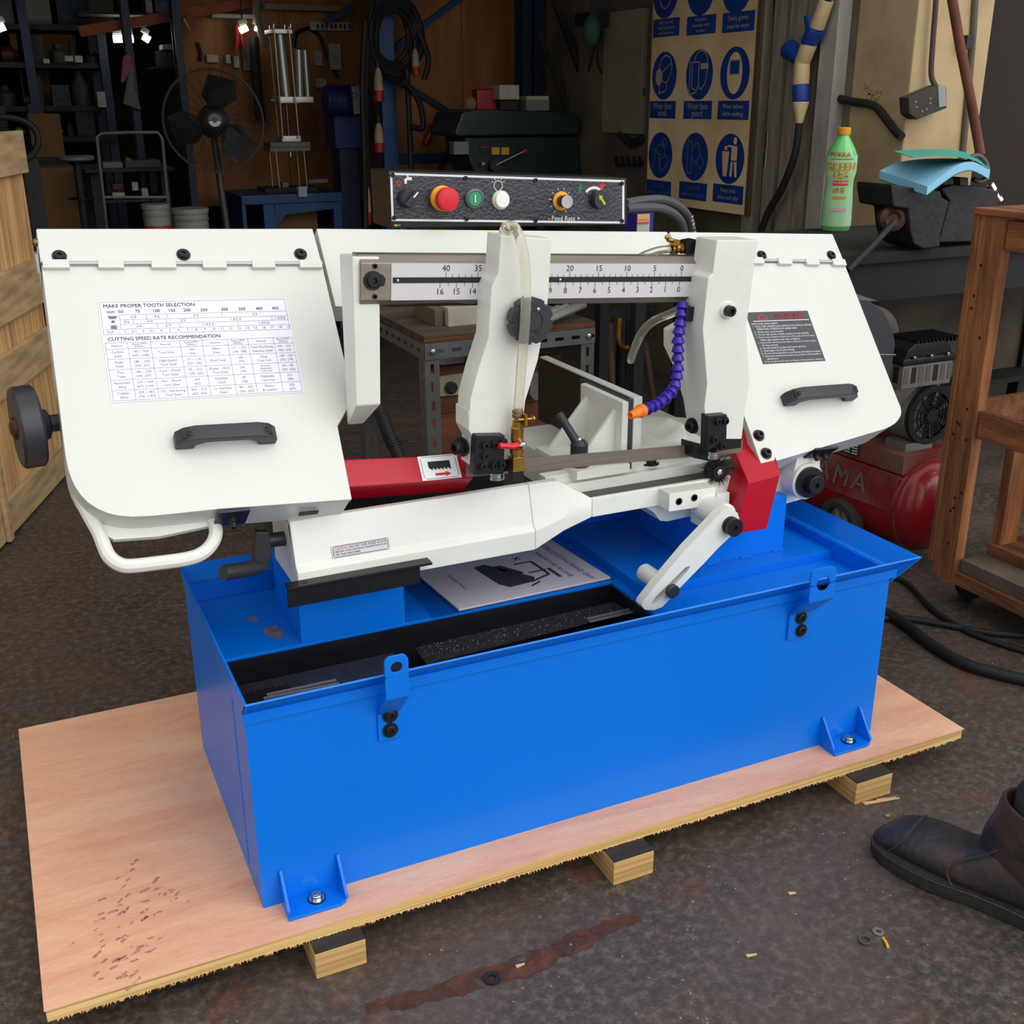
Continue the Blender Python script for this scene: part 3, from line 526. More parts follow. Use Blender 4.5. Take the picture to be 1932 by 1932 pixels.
# segmented blue coolant pipe with orange nozzle
loc = mat('blue_segment_plastic', (52, 28, 150), .35); orn = mat('orange_plastic', (246, 118, 24), .4)
cp_ = [(1288, 575, .26), (1285, 600, .255), (1280, 635, .25), (1279, 668, .245), (1278, 700, .24), (1273, 728, .235), (1261, 746, .228), (1244, 760, .222), (1226, 769, .216), (1213, 774, .21)]
path = bez([oY(*q) for q in cp_], 12); tot = sum((path[i+1]-path[i]).length for i in range(len(path)-1))
pipe = build('coolant_pipe', G().tube(path, .006, 10), loc, saw); ns = 15; acc = 0; k = 0
for i in range(len(path)-1):
    acc += (path[i+1]-path[i]).length
    if acc >= tot*k/ns and k < ns:
        d = (path[i+1]-path[i]).normalized(); build('pipe_segment', G().lathe(path[i], d, [(.0062, -.005), (.0085, -.004), (.0112, .004), (.0112, .0062), (.0082, .0075), (.0062, .011)], 16), loc, pipe); k += 1
e0, e1 = oY(1213, 774, .21), oY(1189, 784, .2); build('pipe_nozzle', G().lathe(e0, e1-e0, [(.0115, 0), (.0115, .009), (.0098, .010), (.0062, (e1-e0).length), (.0035, (e1-e0).length), (.003, (e1-e0).length-.006)], 16), orn, pipe)
build('pipe_clip', G().obox(oY(1300, 590, .26), XA*.016, YA*.014, ZA*.012), blackp, pipe)
# ---- control box
yc = .585; cb = build('control_box', G().prism(pY([(732, 322), (1183, 336), (1183, 425), (737, 431)], yc), (0, .10, 0)), blackp, saw, bev=.002)
lab(cb, 'black control box with push buttons')
pn = mat('panel_face', (58, 60, 68), .25, .3, coat=.4, noise=.25, nscale=6, bump=.25, bscale=160)
fp = build('panel_face', G().prism(pY([(736, 326), (1178, 340), (1178, 422), (739, 417)], yc-.0012), (0, .0012, 0)), pn, cb)
bd_ = [(736, 326), (1178, 340), (1178, 422), (739, 417)]; g = G(); ip = [(740, 330), (1174, 344), (1174, 418), (743, 413)]
for i in range(4):
    a, b, c, d = bd_[i], bd_[(i+1) % 4], ip[(i+1) % 4], ip[i]; g.prism(pY([a, b, c, d], yc-.0017), (0, .0006, 0))
build('panel_border', g, mat('border_silver', (222, 222, 224), .35), fp)
for q in ((740, 330), (878, 336), (1010, 340), (1173, 346), (743, 411), (880, 413), (1010, 416), (1173, 417)): bolt(fp, oY(*q, yc-.0016), -YA, .004, .003, False, name='panel_screw')
f_ = -YA
c = oY(768, 373, yc); k = build('selector_switch', G().lathe(c, f_, [(.0175, 0), (.0175, .010), (.0155, .016), (.0155, .018)], 24).obox(c+f_*.022, V((.7, 0, .7))*.0155, V((.7, 0, -.7))*.0042, f_*.006), plast, fp, bev=.0006); build('selector_mark', G().obox(c+f_*.0283+V((.0065, 0, .0065)), V((.7, 0, .7))*.006, V((.7, 0, -.7))*.0014, f_*.0004), inkw, k)
c = oY(833, 374, yc); k = build('emergency_stop', G().lathe(c, f_, [(.0225, 0), (.0225, .006), (.019, .008)], 28), yel, fp); build('stop_neck', G().cyl(c, c+f_*.028, .0135, n=20), plast, k); build('stop_button', G().lathe(c+f_*.018, f_, [(.015, 0), (.0205, .004), (.0205, .016), (.017, .0195), (.006, .0205)], 28), redp, k)
c = oY(893, 374, yc); k = build('start_button', G().lathe(c, f_, [(.0175, 0), (.0175, .008), (.014, .010), (.0135, .007)], 24), mat('grey_bezel', (96, 102, 104), .4), fp); build('button_cap', G().cyl(c, c+f_*.0095, .0128, n=24), mat('green_button', (52, 140, 102), .4), k); build('button_mark', G().obox(c+f_*.0098, XA*.001, f_*.0002, ZA*.007), inkw, k)
c = oY(943, 377, yc); k = build('lamp_button', G().lathe(c, f_, [(.0172, 0), (.0172, .006), (.0145, .008)], 24), mat('cream_bezel', (206, 200, 180), .4), fp); build('button_cap', G().lathe(c, f_, [(.0138, 0), (.0138, .013), (.012, .0145)], 24), mat('white_button', (240, 240, 234), .4), k)
c = oY(1058, 379, yc); k = build('feed_rate_dial', G().lathe(c, f_, [(.0175, 0), (.0175, .003), (.015, .004)], 24), yel, fp); build('dial_knob', G().lathe(c, f_, [(.0105, 0), (.0105, .018), (.0125, .019), (.0125, .026)], 20), plast, k); build('dial_cap', G().lathe(c+f_*.026, f_, [(.0122, 0), (.0115, .0012), (.008, .0012), (.008, .0005)], 20), silver, k)
c = oY(1128, 376, yc); k = build('selector_switch', G().lathe(c, f_, [(.0175, 0), (.0175, .010), (.016, .017)], 24), plast, fp); a_ = V((-.6, 0, .8)); b_ = V((.8, 0, .6)); g = G().prism([c+f_*.0172+b_*.0022-a_*.011, c+f_*.0172-b_*.0022-a_*.011, c+f_*.0172-b_*.0022+a_*.004, c+f_*.0172-b_*.005+a_*.004, c+f_*.0172+a_*.012, c+f_*.0172+b_*.005+a_*.004, c+f_*.0172+b_*.0022+a_*.004], f_*.0004); build('selector_mark', g, mat('lime_mark', (176, 190, 40), .5), k)
py_ = yc-.0018; g = text(text(G(), '- Feed', oY(1048, 412, py_), EX, EZ, .0125), 'Rate +', oY(1080, 412.5, py_), EX, EZ, .0125)
build('panel_print', g, inkw, fp); g = G(); t = oY(771, 341, py_); g.prism([t+V((a*.001, 0, b*.001)) for a, b in ((-8, -5), (-8, 3), (-2, 6), (6, 6), (6, 1), (-3, 1), (-4, -5))], f_*.0002).prism([t+V((a*.001, 0, b*.001)) for a, b in ((-3, 6), (0, 6), (0, 10), (4, 10), (4, 12), (-6, 12), (-6, 10), (-3, 10))], f_*.0002)
build('panel_print', g, inkw, fp); g = G(); lb = oY(940, 350, py_); n = [lb+V((.0085*math.cos(R(a)), 0, .0085*math.sin(R(a)))) for a in range(-60, 241, 20)]
for i in range(len(n)-1): g.add(seg2(n[i], n[i+1], .0012, YA), [(0, 1, 2, 3)])
for s in (-1, 1): g.add(seg2(lb+V((s*.004, 0, -.007)), lb+V((s*.003, 0, -.015)), .0012, YA), [(0, 1, 2, 3)])
for a in (30, 60, 90, 120, 150): d = V((math.cos(R(a)), 0, math.sin(R(a)))); g.add(seg2(lb+d*.011, lb+d*.0155, .001, YA), [(0, 1, 2, 3)])
build('panel_print', g, inkw, fp); g = G(); d0 = oY(1058, 379, py_)
for i in range(10): d = V((math.cos(R(-60+i*33)), 0, math.sin(R(-60+i*33)))); g.add(seg2(d0+d*.020, d0+d*.025, .001, YA), [(0, 1, 2, 3)])
build('panel_print', g, inkw, fp); g = G(); w0 = oY(1120, 376, py_)
pts = arc(w0, XA, ZA, .024, 50, 140, 8); pt2 = arc(w0, XA, ZA, .019, 140, 50, 8); g.prism(pts+pt2, f_*.0002)
build('panel_print', g, inkw, fp)
build('panel_print', G().ring(oY(752, 345, py_), f_, .002, .0042, .0002, 14), inkr, fp); g = G(); t = oY(1136, 351, py_); g.prism([t+V((a*.001, 0, b*.001)) for a, b in ((-6, -4), (-2, -4), (-2, -6), (1, -6), (1, -4), (3, -4), (3, 0), (6, 0), (6, 3), (2, 3), (2, 6), (-1, 6), (-1, 3), (-6, 3))], f_*.0002); build('panel_print', g, inkr, fp)
t = oY(1095, 355, py_); build('panel_print', G().prism([t+V((a*.001, 0, b*.001)) for a, b in ((-4, -8), (2, -8), (2, -2), (5, -2), (5, 2), (2, 2), (2, 7), (-2, 7), (-2, 3), (-5, 3), (-5, -2), (-4, -2))], f_*.0002), mat('ink_green', (40, 120, 70), .6), fp)
# wiring hanging under the box and conduit loop beside it
for k, (cc, off) in enumerate((((220, 180, 40), 0), ((60, 150, 200), 6), ((40, 40, 40), 12))): build('wire', G().tube(bez([oY(736+off, 428, .6), oY(746+off, 425, .585), oY(760+off, 431, .6)], 4), .0022, 6), mat('wire_%d' % k, cc, .5), cb)
g = G().tube(bez([oY(1180, 384, .64), oY(1215, 378, .66), oY(1255, 378, .68), oY(1290, 398, .70), oY(1304, 430, .72), oY(1300, 480, .74)], 8), .0095, 10); g2 = G().tube(bez([oY(1180, 394, .62), oY(1210, 392, .64), oY(1250, 394, .66), oY(1280, 412, .68), oY(1290, 440, .7), oY(1288, 480, .72)], 8), .0095, 10)
cdm = mat('grey_conduit', (72, 72, 76), .5, bump=.2, bscale=120); build('conduit', g, cdm, saw); build('conduit', g2, cdm, saw)
tx = G()
for i, chh in enumerate('LIMPA'): text(tx, chh, oY(1302.5-i*1.2, 436-i*7, .7)+V((.004, -.012, 0)), V((.1, 0, .95)), V((-.95, 0, .1)), .008)
lab(build('conduit_print', tx, inkw, saw), 'white lettering along the conduit')
g = G().tube(bez([oY(710, 765, .6), oY(722, 790, .58), oY(735, 825, .56), oY(752, 862, .54), oY(760, 885, .53)], 8), .0105, 10); cf = build('corrugated_conduit', g, rubber, saw)
pth = bez([oY(710, 765, .6), oY(722, 790, .58), oY(735, 825, .56), oY(752, 862, .54), oY(760, 885, .53)], 8); g = G()
for i in range(0, len(pth)-1): g.ring(pth[i], pth[i+1]-pth[i], .010, .0125, .004, 12)
build('conduit_ribs', g, rubber, cf)
# ---- tension handwheel, black motor guard
hw = oY(40, 807, .42); g = G(); a = V((1, .12, 0)).normalized()
g.lathe(hw-a*.008, a, [(.030, 0), (.058, .000), (.062, .004), (.062, .030), (.058, .034), (.050, .034), (.046, .02), (.02, .02), (.02, .034)], 36); hwh = build('tension_handwheel', g, plast, saw)
g = G().lathe(hw+a*.026, a, [(.028, -.006), (.022, .012), (.013, .016), (.013, .03), (.011, .03), (.011, .085)], 20); build('handwheel_shaft', g, plast, hwh); build('handwheel_cap', G().lathe(hw-a*.006, -a, [(.018, 0), (.016, .006), (.008, .010)], 20), mat('dark_red_cap', (70, 16, 24), .35), hwh)
md = mat('satin_black_guard', (52, 53, 60), .38, bump=.06, bscale=120)
m0 = oY(1610, 605, .62); pf = []
w0 = [oY(1560, 540, .60), oY(1596, 548, .60), oY(1640, 566, .60), oY(1668, 588, .60), oY(1685, 620, .60), oY(1690, 650, .60), oY(1684, 690, .60), oY(1676, 720, .60), oY(1560, 700, .60)]
mg = build('motor_guard', G().prism(w0, (0, .16, 0)), md, saw, bev=.004)
build('guard_plate', G().prism([w0[0]+V((0, -.001, .0)), w0[1]+V((0, -.001, 0)), oY(1656, 568, .599), oY(1600, 566, .599)], (0, -.001, 0)), mat('guard_grey', (92, 94, 102), .4), mg)
build('guard_seam', G().bar(oY(1600, 668, .598), oY(1690, 669, .598), .002, .002), chrome, mg)
build('housing_screw', G().lathe(oY(72, 457, .55), V((-1, 0, 0)), [(.006, 0), (.006, .006), (.003, .009)]), copper, house['l'])
g = G().obox(oY(70, 495, .54), V((.002, 0, 0)), V((0, .02, 0)), V((.0, 0, .014))); lab(build('side_catch', g, silver, house['l']), 'small metal catch at the edge')
# =====================================================================  SETTING
ZG = .05
def nodemat(name):
    m = bpy.data.materials.new(name); m.use_nodes = True; MATS[name] = m; return m, m.node_tree.nodes, m.node_tree.links, m.node_tree.nodes['Principled BSDF']
def ramp(N, L, src, stops):
    r = N.new('ShaderNodeValToRGB'); L.new(src, r.inputs[0]); e = r.color_ramp.elements
    while len(e) < len(stops): e.new(.5)
    for k, (p, c) in enumerate(stops): e[k].position = p; e[k].color = lin(c) if len(c) == 3 else c
    return r
def noise(N, L, vec, sc, det=4, rough=.5, dist=0):
    n = N.new('ShaderNodeTexNoise'); n.inputs['Scale'].default_value = sc; n.inputs['Detail'].default_value = det; n.inputs['Roughness'].default_value = rough; n.inputs['Distortion'].default_value = dist; L.new(vec, n.inputs['Vector']); return n.outputs[0]
def mixc(N, L, fac, a, b, mode='MIX'):
    m = N.new('ShaderNodeMix'); m.data_type = 'RGBA'; m.blend_type = mode
    if isinstance(fac, (int, float)): m.inputs[0].default_value = fac
    else: L.new(fac, m.inputs[0])
    for k, v in ((6, a), (7, b)):
        if isinstance(v, tuple): m.inputs[k].default_value = lin(v)
        else: L.new(v, m.inputs[k])
    return m.outputs[2]
BWH = [(0, (0, 0, 0)), (1, (255, 255, 255))]
m, N, L, b = nodemat('oily_asphalt_floor'); t = N.new('ShaderNodeTexCoord').outputs['Object']
base = ramp(N, L, noise(N, L, t, 55, 6, .7), [(.25, (26, 22, 20)), (.5, (68, 60, 54)), (.75, (118, 107, 98))]).outputs[0]
big = ramp(N, L, noise(N, L, t, 2.6, 5, .6), [(.35, (0, 0, 0)), (.7, (255, 255, 255))]).outputs[0]
base = mixc(N, L, big, base, mixc(N, L, .55, base, (98, 82, 72)))
rd = ramp(N, L, noise(N, L, t, 6.5, 6, .65, .6), [(.6, (0, 0, 0)), (.72, (200, 200, 200))]).outputs[0]
base = mixc(N, L, rd, base, (112, 62, 46))
v = N.new('ShaderNodeTexVoronoi'); v.inputs['Scale'].default_value = 62; L.new(t, v.inputs['Vector'])
sp = ramp(N, L, v.outputs['Distance'], [(.07, (255, 255, 255)), (.16, (0, 0, 0))]).outputs[0]
msk = ramp(N, L, noise(N, L, t, 23, 3), [(.56, (0, 0, 0)), (.62, (180, 180, 180))]).outputs[0]
base = mixc(N, L, mixc(N, L, 1.0, sp, msk, 'MULTIPLY'), base, (186, 174, 156))
L.new(base, b.inputs['Base Color']); rr = ramp(N, L, noise(N, L, t, 9, 4), [(.35, (150, 150, 150)), (.7, (225, 225, 225))]); L.new(rr.outputs[0], b.inputs['Roughness'])
bp = N.new('ShaderNodeBump'); bp.inputs['Strength'].default_value = .55; bp.inputs['Distance'].default_value = .006; L.new(noise(N, L, t, 48, 6, .7), bp.inputs['Height']); L.new(bp.outputs[0], b.inputs['Normal'])
struct('floor', G().box(-5, 6, -4.5, 7.6, ZG-.1, ZG), m, org=(0, 0, ZG))
redust = ragged(mat('red_oxide_dust', (92, 54, 42), .9, noise=.35, nscale=30, bump=.3, bscale=60), 26, .36, .56)
def smear(pts, wd, nm='red_dust_streak'):
    c = bez([oZ(a, b_, ZG) for a, b_ in pts], 6); lft, rgt = [], []
    for i, p in enumerate(c):
        d = (c[min(i+1, len(c)-1)]-c[max(i-1, 0)]).normalized(); s = d.cross(ZA); w = wd*(.5+.5*math.sin(math.pi*(i+.6)/(len(c)+.2)))*random.uniform(.6, 1.2); lft.append(p+s*w); rgt.append(p-s*w)
    g = G(); n = len(c); g.add([p+V((0, 0, .0008)) for p in lft+rgt], [(i, i+1, n+i+1, n+i) for i in range(n-1)]); return g
fl_o = [o for o in WL if o.name == 'floor'][0]
build('red_dust_streak', smear([(690, 1905), (800, 1880), (900, 1850), (1000, 1818), (1090, 1775), (1160, 1745), (1205, 1728)], .022), redust, fl_o)
# building shell: open workshop front, roof and walls
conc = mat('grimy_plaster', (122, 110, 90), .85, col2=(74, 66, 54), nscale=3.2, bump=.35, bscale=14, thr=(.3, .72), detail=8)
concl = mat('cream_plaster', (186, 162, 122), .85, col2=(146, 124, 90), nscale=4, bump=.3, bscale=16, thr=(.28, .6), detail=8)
darkw = mat('dark_wall', (52, 44, 36), .9, noise=.5, nscale=2)  # dark brown with random patches, for inner walls and ceiling
XW = 2.95
struct('wall_right', G().box(XW, XW+.2, 1.70, 7.4, ZG, 3.4), conc)
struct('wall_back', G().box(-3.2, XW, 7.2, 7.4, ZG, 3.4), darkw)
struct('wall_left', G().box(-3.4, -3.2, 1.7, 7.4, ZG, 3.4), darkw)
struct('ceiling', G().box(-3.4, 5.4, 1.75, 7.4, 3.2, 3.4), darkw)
struct('wall_front', G().box(3.28, 5.4, 1.95, 2.1, ZG, 3.2), mat('brown_shutter', (36, 23, 15), .8, noise=.3, nscale=3))
struct('wall_front', G().box(-3.4, -.75, 1.68, 1.75, ZG, 2.45), conc)  # out of view, added to cut the daylight reaching the interior
struct('unseen_lintel', G().box(-3.4, 5.4, 1.68, 1.75, 2.45, 3.4), conc)  # out of view, height shaped to control daylight entering the workshop
colm = struct('wall_column', G().box(XW-.004, 3.285, 1.665, 1.95, ZG, 3.2), concl, bev=.012)
# flaking plaster pieces, crack and black cable tail on the column side
rnd = random.Random(3)
for (a, b_, w) in ((1636, 160, 7), (1646, 172, 9), (1655, 180, 7), (1660, 170, 6), (1640, 182, 6)):
    c = oX(a, b_, XW-.006); g = G().prism([c+V((0, math.cos(k*1.05)*w*.0021*rnd.uniform(.7, 1.2), math.sin(k*1.05)*w*.0019*rnd.uniform(.7, 1.2))) for k in range(6)], (-.004, 0, 0)); o = build('plaster_flake', g, concl, colm, bev=.001)
# shutter guide rails on the side wall
rl = mat('galvanised_rail', (156, 145, 126), .6, .1, noise=.35, nscale=9, stretch=(4, 4, .6)); rd_ = mat('rail_shadow_slot', (28, 24, 21), .8); rb = mat('bright_rail', (186, 182, 174), .5, .2, noise=.3, nscale=5, stretch=(3, 3, .5))
def rail(xa, xb, m, th, nm='shutter_rail'):
    a = oX(xa, 200, XW); b_ = oX(xb, 200, XW); return struct(nm, G().box(XW-th, XW-.001, b_.y, a.y, ZG, 3.2), m, bev=.003)
for k, (xa, xb, m, th) in enumerate(((1418, 1432, rd_, .012), (1432, 1450, rl, .05), (1451, 1466, rd_, .01), (1466, 1487, rl, .045), (1487, 1497, rd_, .01), (1498, 1522, rl, .05), (1545, 1562, rd_, .01), (1562, 1592, rb, .06), (1523, 1544, rl, .03))): rail(xa, xb, m, th, 'trim_%d' % (k+1))
# =====================================================================  PALLET
m, N, L, b = nodemat('pink_plywood'); t = N.new('ShaderNodeTexCoord').outputs['Object']
mp = N.new('ShaderNodeMapping'); mp.inputs['Scale'].default_value = (.8, 5, 5); mp.inputs['Rotation'].default_value = (0, 0, R(3)); L.new(t, mp.inputs[0])
c0 = ramp(N, L, noise(N, L, mp.outputs[0], 3.2, 6, .6, .8), [(.25, (220, 156, 124)), (.5, (238, 180, 146)), (.78, (246, 202, 164))]).outputs[0]
fine = ramp(N, L, noise(N, L, mp.outputs[0], 60, 4, .7), [(.35, (170, 170, 170)), (.6, (255, 255, 255))]).outputs[0]; c0 = mixc(N, L, .22, c0, fine, 'MULTIPLY')
gm = ramp(N, L, noise(N, L, t, 4.2, 4, .5), [(.6, (0, 0, 0)), (.74, (150, 150, 150))]).outputs[0]; c0 = mixc(N, L, gm, c0, (160, 132, 114))
sg = N.new('ShaderNodeTexVoronoi'); sg.inputs['Scale'].default_value = 30; L.new(t, sg.inputs['Vector']); s2 = ramp(N, L, sg.outputs['Distance'], [(.02, (200, 200, 200)), (.06, (0, 0, 0))]).outputs[0]
mk2 = ramp(N, L, noise(N, L, t, 11, 2), [(.6, (0, 0, 0)), (.63, (255, 255, 255))]).outputs[0]; c0 = mixc(N, L, mixc(N, L, 1., s2, mk2, 'MULTIPLY'), c0, (70, 48, 40))
L.new(c0, b.inputs['Base Color']); b.inputs['Roughness'].default_value = .55
plytop = m
m, N, L, b = nodemat('plywood_edge'); t = N.new('ShaderNodeTexCoord').outputs['Object']
mp = N.new('ShaderNodeMapping'); mp.inputs['Scale'].default_value = (1.5, 1.5, 240); L.new(t, mp.inputs[0])
c0 = ramp(N, L, noise(N, L, mp.outputs[0], 1.2, 4, .6), [(.3, (150, 108, 62)), (.5, (214, 176, 112)), (.7, (232, 200, 142))]).outputs[0]; L.new(c0, b.inputs['Base Color']); b.inputs['Roughness'].default_value = .8
plyedge = m
pal = thing('pallet', (.84, .4, ZG), 'pink plywood sheet on timber skids carrying the band saw', 'pallet')
build('plywood_deck', G().box(.002, 1.686, .002, .80, .098, .1185), plyedge, pal)
build('face_veneer', G().box(0, 1.688, 0, .80, .1185, .12), plytop, pal)
g = G()
for i in range(560):
    x = random.uniform(.01, 1.68); l = random.uniform(.001, .0035); g.add([(x, .002, .099), (x+.0025, .002, .0995), (x+random.uniform(-.003, .004), -.001, .098-l*.7)], [(0, 1, 2)])
o = build('splinter_fringe', g, plyedge, pal); o['kind'] = 'stuff'
lvl = mat('laminated_timber', (206, 168, 108), .75, col2=(150, 114, 66), nscale=2, stretch=(1, 1, 60), thr=(.3, .6)); tar = mat('black_glue_face', (52, 50, 50), .6, noise=.5, nscale=12, stretch=(1, 6, 1))
for xa, xb, yf in ((.369, .448, -.028), (.876, .954, -.035), (1.395, 1.481, -.031)):
    sk = build('skid', G().box(xa, xb, yf, .79, ZG, .0955), lvl, pal, bev=.0015)
    build('skid_top', G().box(xa+.001, xb-.001, yf+.001, .788, .0955, .098), tar, sk)
g = G()
for (cx, cy, n, sx_, sy_) in ((240, 1720, 34, 30, 55), (210, 1810, 20, 34, 30), (320, 1690, 10, 20, 14)):
    for i in range(n):
        p = oZ(cx+random.gauss(0, sx_), cy+random.gauss(0, sy_), .1203); a = random.uniform(-.7, .3)+.6; s = random.uniform(.003, .009); d = V((math.cos(a), math.sin(a), 0)); e = V((-d.y, d.x, 0))
        g.add([p-d*s-e*s*.35, p+d*s-e*s*.3, p+d*s*.9+e*s*.35, p-d*s*.8+e*s*.3], [(0, 1, 2, 3)])
o = lab(build('boot_print', g, ragged(mat('dirt_print', (178, 126, 100), .9), 120, .4, .6), pal), 'dirty tread marks on the plywood'); o['kind'] = 'stuff'
for (x, y, w, h) in ((640, 1460, 7, 3), (878, 1652, 5, 2), (1068, 1566, 6, 2)): pass
# =====================================================================  THINGS IN THE TRAY
def strip(a, b_, z, w, nm, lb, grp=None):
    p, q = oZ(*a, z), oZ(*b_, z); o = build(nm, G().bar(p, q, w, .003), mat('flat_bar_steel', (128, 124, 130), .45, .4), bev=.0004); tag(o, lb, 'metal bar', grp)
strip((503, 1311), (634, 1283), .3985, .005, 'flat_bar', 'longest grey flat bar lying in the front left of the black trough')
strip((497, 1318), (640, 1289), .3985, .005, 'flat_bar', 'grey flat bar in the left trough lying nearest the blue lip')
strip((1107, 1168), (1200, 1147), .402, .005, 'flat_bar', 'grey flat bar by the stop arm tip, nearer the trough middle')
strip((1112, 1173), (1212, 1150), .402, .005, 'flat_bar', 'grey flat bar by the stop arm tip, nearer the blue lip')
man = thing('instruction_manual', oZ(970, 1100, .4275), 'white instruction booklet in a clear plastic sleeve lying in the blue tray', 'manual')
a, b_, d = oZ(866, 1153, .4295), oZ(1152, 1092, .4295), oZ(1040, 1021, .4295); ux = (b_-a).normalized(); uy = (d-b_).normalized(); lw = (b_-a).length; lh = (d-b_).length; c4 = a+uy*lh
pg = mat('glossy_page', (206, 202, 216), .3, noise=.06, nscale=4)
book = build('booklet', G().prism([a, b_, b_+uy*lh, c4], (0, 0, .0035)), pg, man, bev=.0005)
slv = mat('clear_sleeve', (225, 235, 245), .08, trans=1., ior=1.15)
e = a-ux*.055; build('plastic_sleeve', G().prism([e-uy*.004+V((0, 0, -.001)), b_+ux*.007-uy*.004, b_+ux*.007+uy*(lh+.005), c4-ux*.055+uy*.005, c4-ux*.045-uy*.06, e+ux*.012+uy*.05], (0, 0, .0006)), slv, man)
mq = lambda u, v: a+ux*lw*u+uy*lh*v+V((0, 0, .0039))
g = G(); text(g, 'METAL CUTTING BAND SAW', mq(.895, .5), -uy, ux, .0155); text(g, 'Model: BS-916B / BS-1018B', mq(.80, .48), -uy, ux, .0125); text(g, 'Operation Manual', mq(.16, .5), -uy, ux, .0105, 'C')
def sil(pts): g.prism([mq(u, v) for u, v in pts], (0, 0, .0001))
sil([(.34, .72), (.42, .74), (.60, .30), (.57, .22), (.40, .20), (.36, .30)]); sil([(.42, .66), (.50, .66), (.58, .42), (.52, .40)])
for p, q, w in (((.55, .22), (.70, .30), .006), ((.70, .30), (.70, .62), .006), ((.58, .62), (.70, .62), .005), ((.60, .40), (.72, .40), .005), ((.74, .2), (.74, .42), .007), ((.62, .7), (.66, .76), .003), ((.66, .70), (.62, .76), .003), ((.52, .14), (.6, .2), .005)): g.add(seg2(mq(*p), mq(*q), w, ZA), [(0, 1, 2, 3)])
build('cover_print', g, mat('print_dark', (58, 58, 68), .5), book)
# =====================================================================  LITTER ON THE FLOOR
def ringthing(px, py, r0, r1, h, m, lb): tag(build('washer', G().ring(oZ(px, py, ZG)+V((0, 0, .0008)), ZA, r0, r1, h, 24), m, bev=.0003), lb, 'washer')
ringthing(1657, 1759, .004, .0095, .002, chrome, 'bright flat steel washer on the floor in front of the boot')
ringthing(1632, 1776, .0075, .0105, .003, mat('dull_ring', (92, 90, 88), .5, .5), 'dull grey spring ring on the floor beside a bright washer')
ringthing(928, 1848, .006, .013, .004, rubber, 'dark rubber washer lying on the red streak of dust')
p = oZ(1672, 1783, ZG); tag(build('wire_scrap', G().tube([p+V((-.004, -.008, .003)), p+V((0, 0, .004)), p+V((.004, .012, .003))], .0022, 8), mat('yellow_insulation', (226, 178, 40), .5)), 'short yellow wire offcut beside the washers', 'wire scrap')
sw = mat('pale_splinter', (212, 176, 128), .8)
for i, (px, py, qx, qy, w, lb) in enumerate(((1632, 1520, 1697, 1509, .007, 'long pale wood splinter by the right skid'), (1655, 1512, 1690, 1507, .003, 'thin pale sliver lying along the long splinter'), (1490, 1690, 1502, 1688, .006, 'pale wood chip in the middle of the floor'), (975, 1828, 990, 1822, .005, 'small pink wood chip on the red dust streak'), (1410, 1808, 1428, 1804, .005, 'brown wood chip on the floor near the bottom right'))):
    p, q = oZ(px, py, ZG), oZ(qx, qy, ZG); g = G().prism([p+V((0, 0, .001)), q+V((0, 0, .002)), q+V((.0, .3*w, .002)), p+V((0, w, .001))], (0, 0, .0025)); tag(build('wood_splinter', g, sw), lb, 'wood splinter', 'wood splinters on the floor')
p = oZ(1675, 1540, ZG); tag(build('leaf_scrap', G().prism([p+V((.006*math.cos(k), .004*math.sin(k), .001)) for k in range(6)], (0, 0, .0012)), mat('leaf_green', (120, 150, 50), .7)), 'tiny green leaf scrap on the floor by the right skid', 'leaf')
g = G()
for i in range(900):
    x, y = random.uniform(-.6, 2.6), random.uniform(-.9, 2.2)
    if -.03 < x < 1.72 and -.04 < y < .83: continue
    s = random.uniform(.001, .0035); a_ = random.uniform(0, 3.14); d = V((math.cos(a_), math.sin(a_), 0)); e = V((-d.y, d.x, 0)); p = V((x, y, ZG+.0008)); g.add([p-d*s, p+e*s*.5, p+d*s, p-e*s*.45, p+V((0, 0, s*.6))], [(0, 1, 4), (1, 2, 4), (2, 3, 4), (3, 0, 4)])
o = tag(build('floor_grit', g, mat('pale_grit', (158, 146, 128), .8, noise=.4, nscale=200)), 'pale wood crumbs and grit scattered over the dark floor', 'grit'); o['kind'] = 'stuff'
# =====================================================================  PERSON: one boot and trouser leg at the right edge
pT = oZ(1650, 1592, ZG); dT = V((.36, -.93, 0)).normalized(); sT = V((-dT.y, dT.x, 0))      # toe point, heel direction, far side
per = thing('person', pT+dT*.22, 'person in a worn black leather work boot and dark trousers at the right edge', 'person')
leather = mat('worn_black_leather', (44, 41, 43), .46, col2=(74, 54, 46), nscale=9, bump=.35, bscale=45, thr=(.32, .5), detail=6)
def FP(x, y, z): return pT+dT*x*1.28+sT*y*1.08+V((0, 0, z*1.0))
st = [(0.004, .022, .030, .0), (.012, .034, .052, .002), (.03, .044, .068, .004), (.06, .052, .078, .006), (.09, .054, .080, .006), (.115, .052, .082, .004), (.14, .048, .096, .0), (.165, .044, .118, -.002), (.19, .041, .135, -.002), (.22, .040, .14, 0), (.25, .039, .13, 0), (.275, .036, .11, 0), (.293, .026, .08, 0), (.299, .012, .05, 0)]
secs = []
for (x, w, h, yo_) in st:
    r = []
    for i in range(20):
        t = 2*math.pi*i/20; cx, sy_ = math.cos(t), math.sin(t); yy = w*math.copysign(abs(cx)**.75, cx); zz = .02+(h-.02)*(.5+.5*math.copysign(abs(sy_)**.7, sy_)); yy *= 1-.35*max(0, (zz-.045)/max(h, .05)); r.append(FP(x, yy+yo_, zz))
    secs.append(r)
g = loft(G(), secs)
sh = []
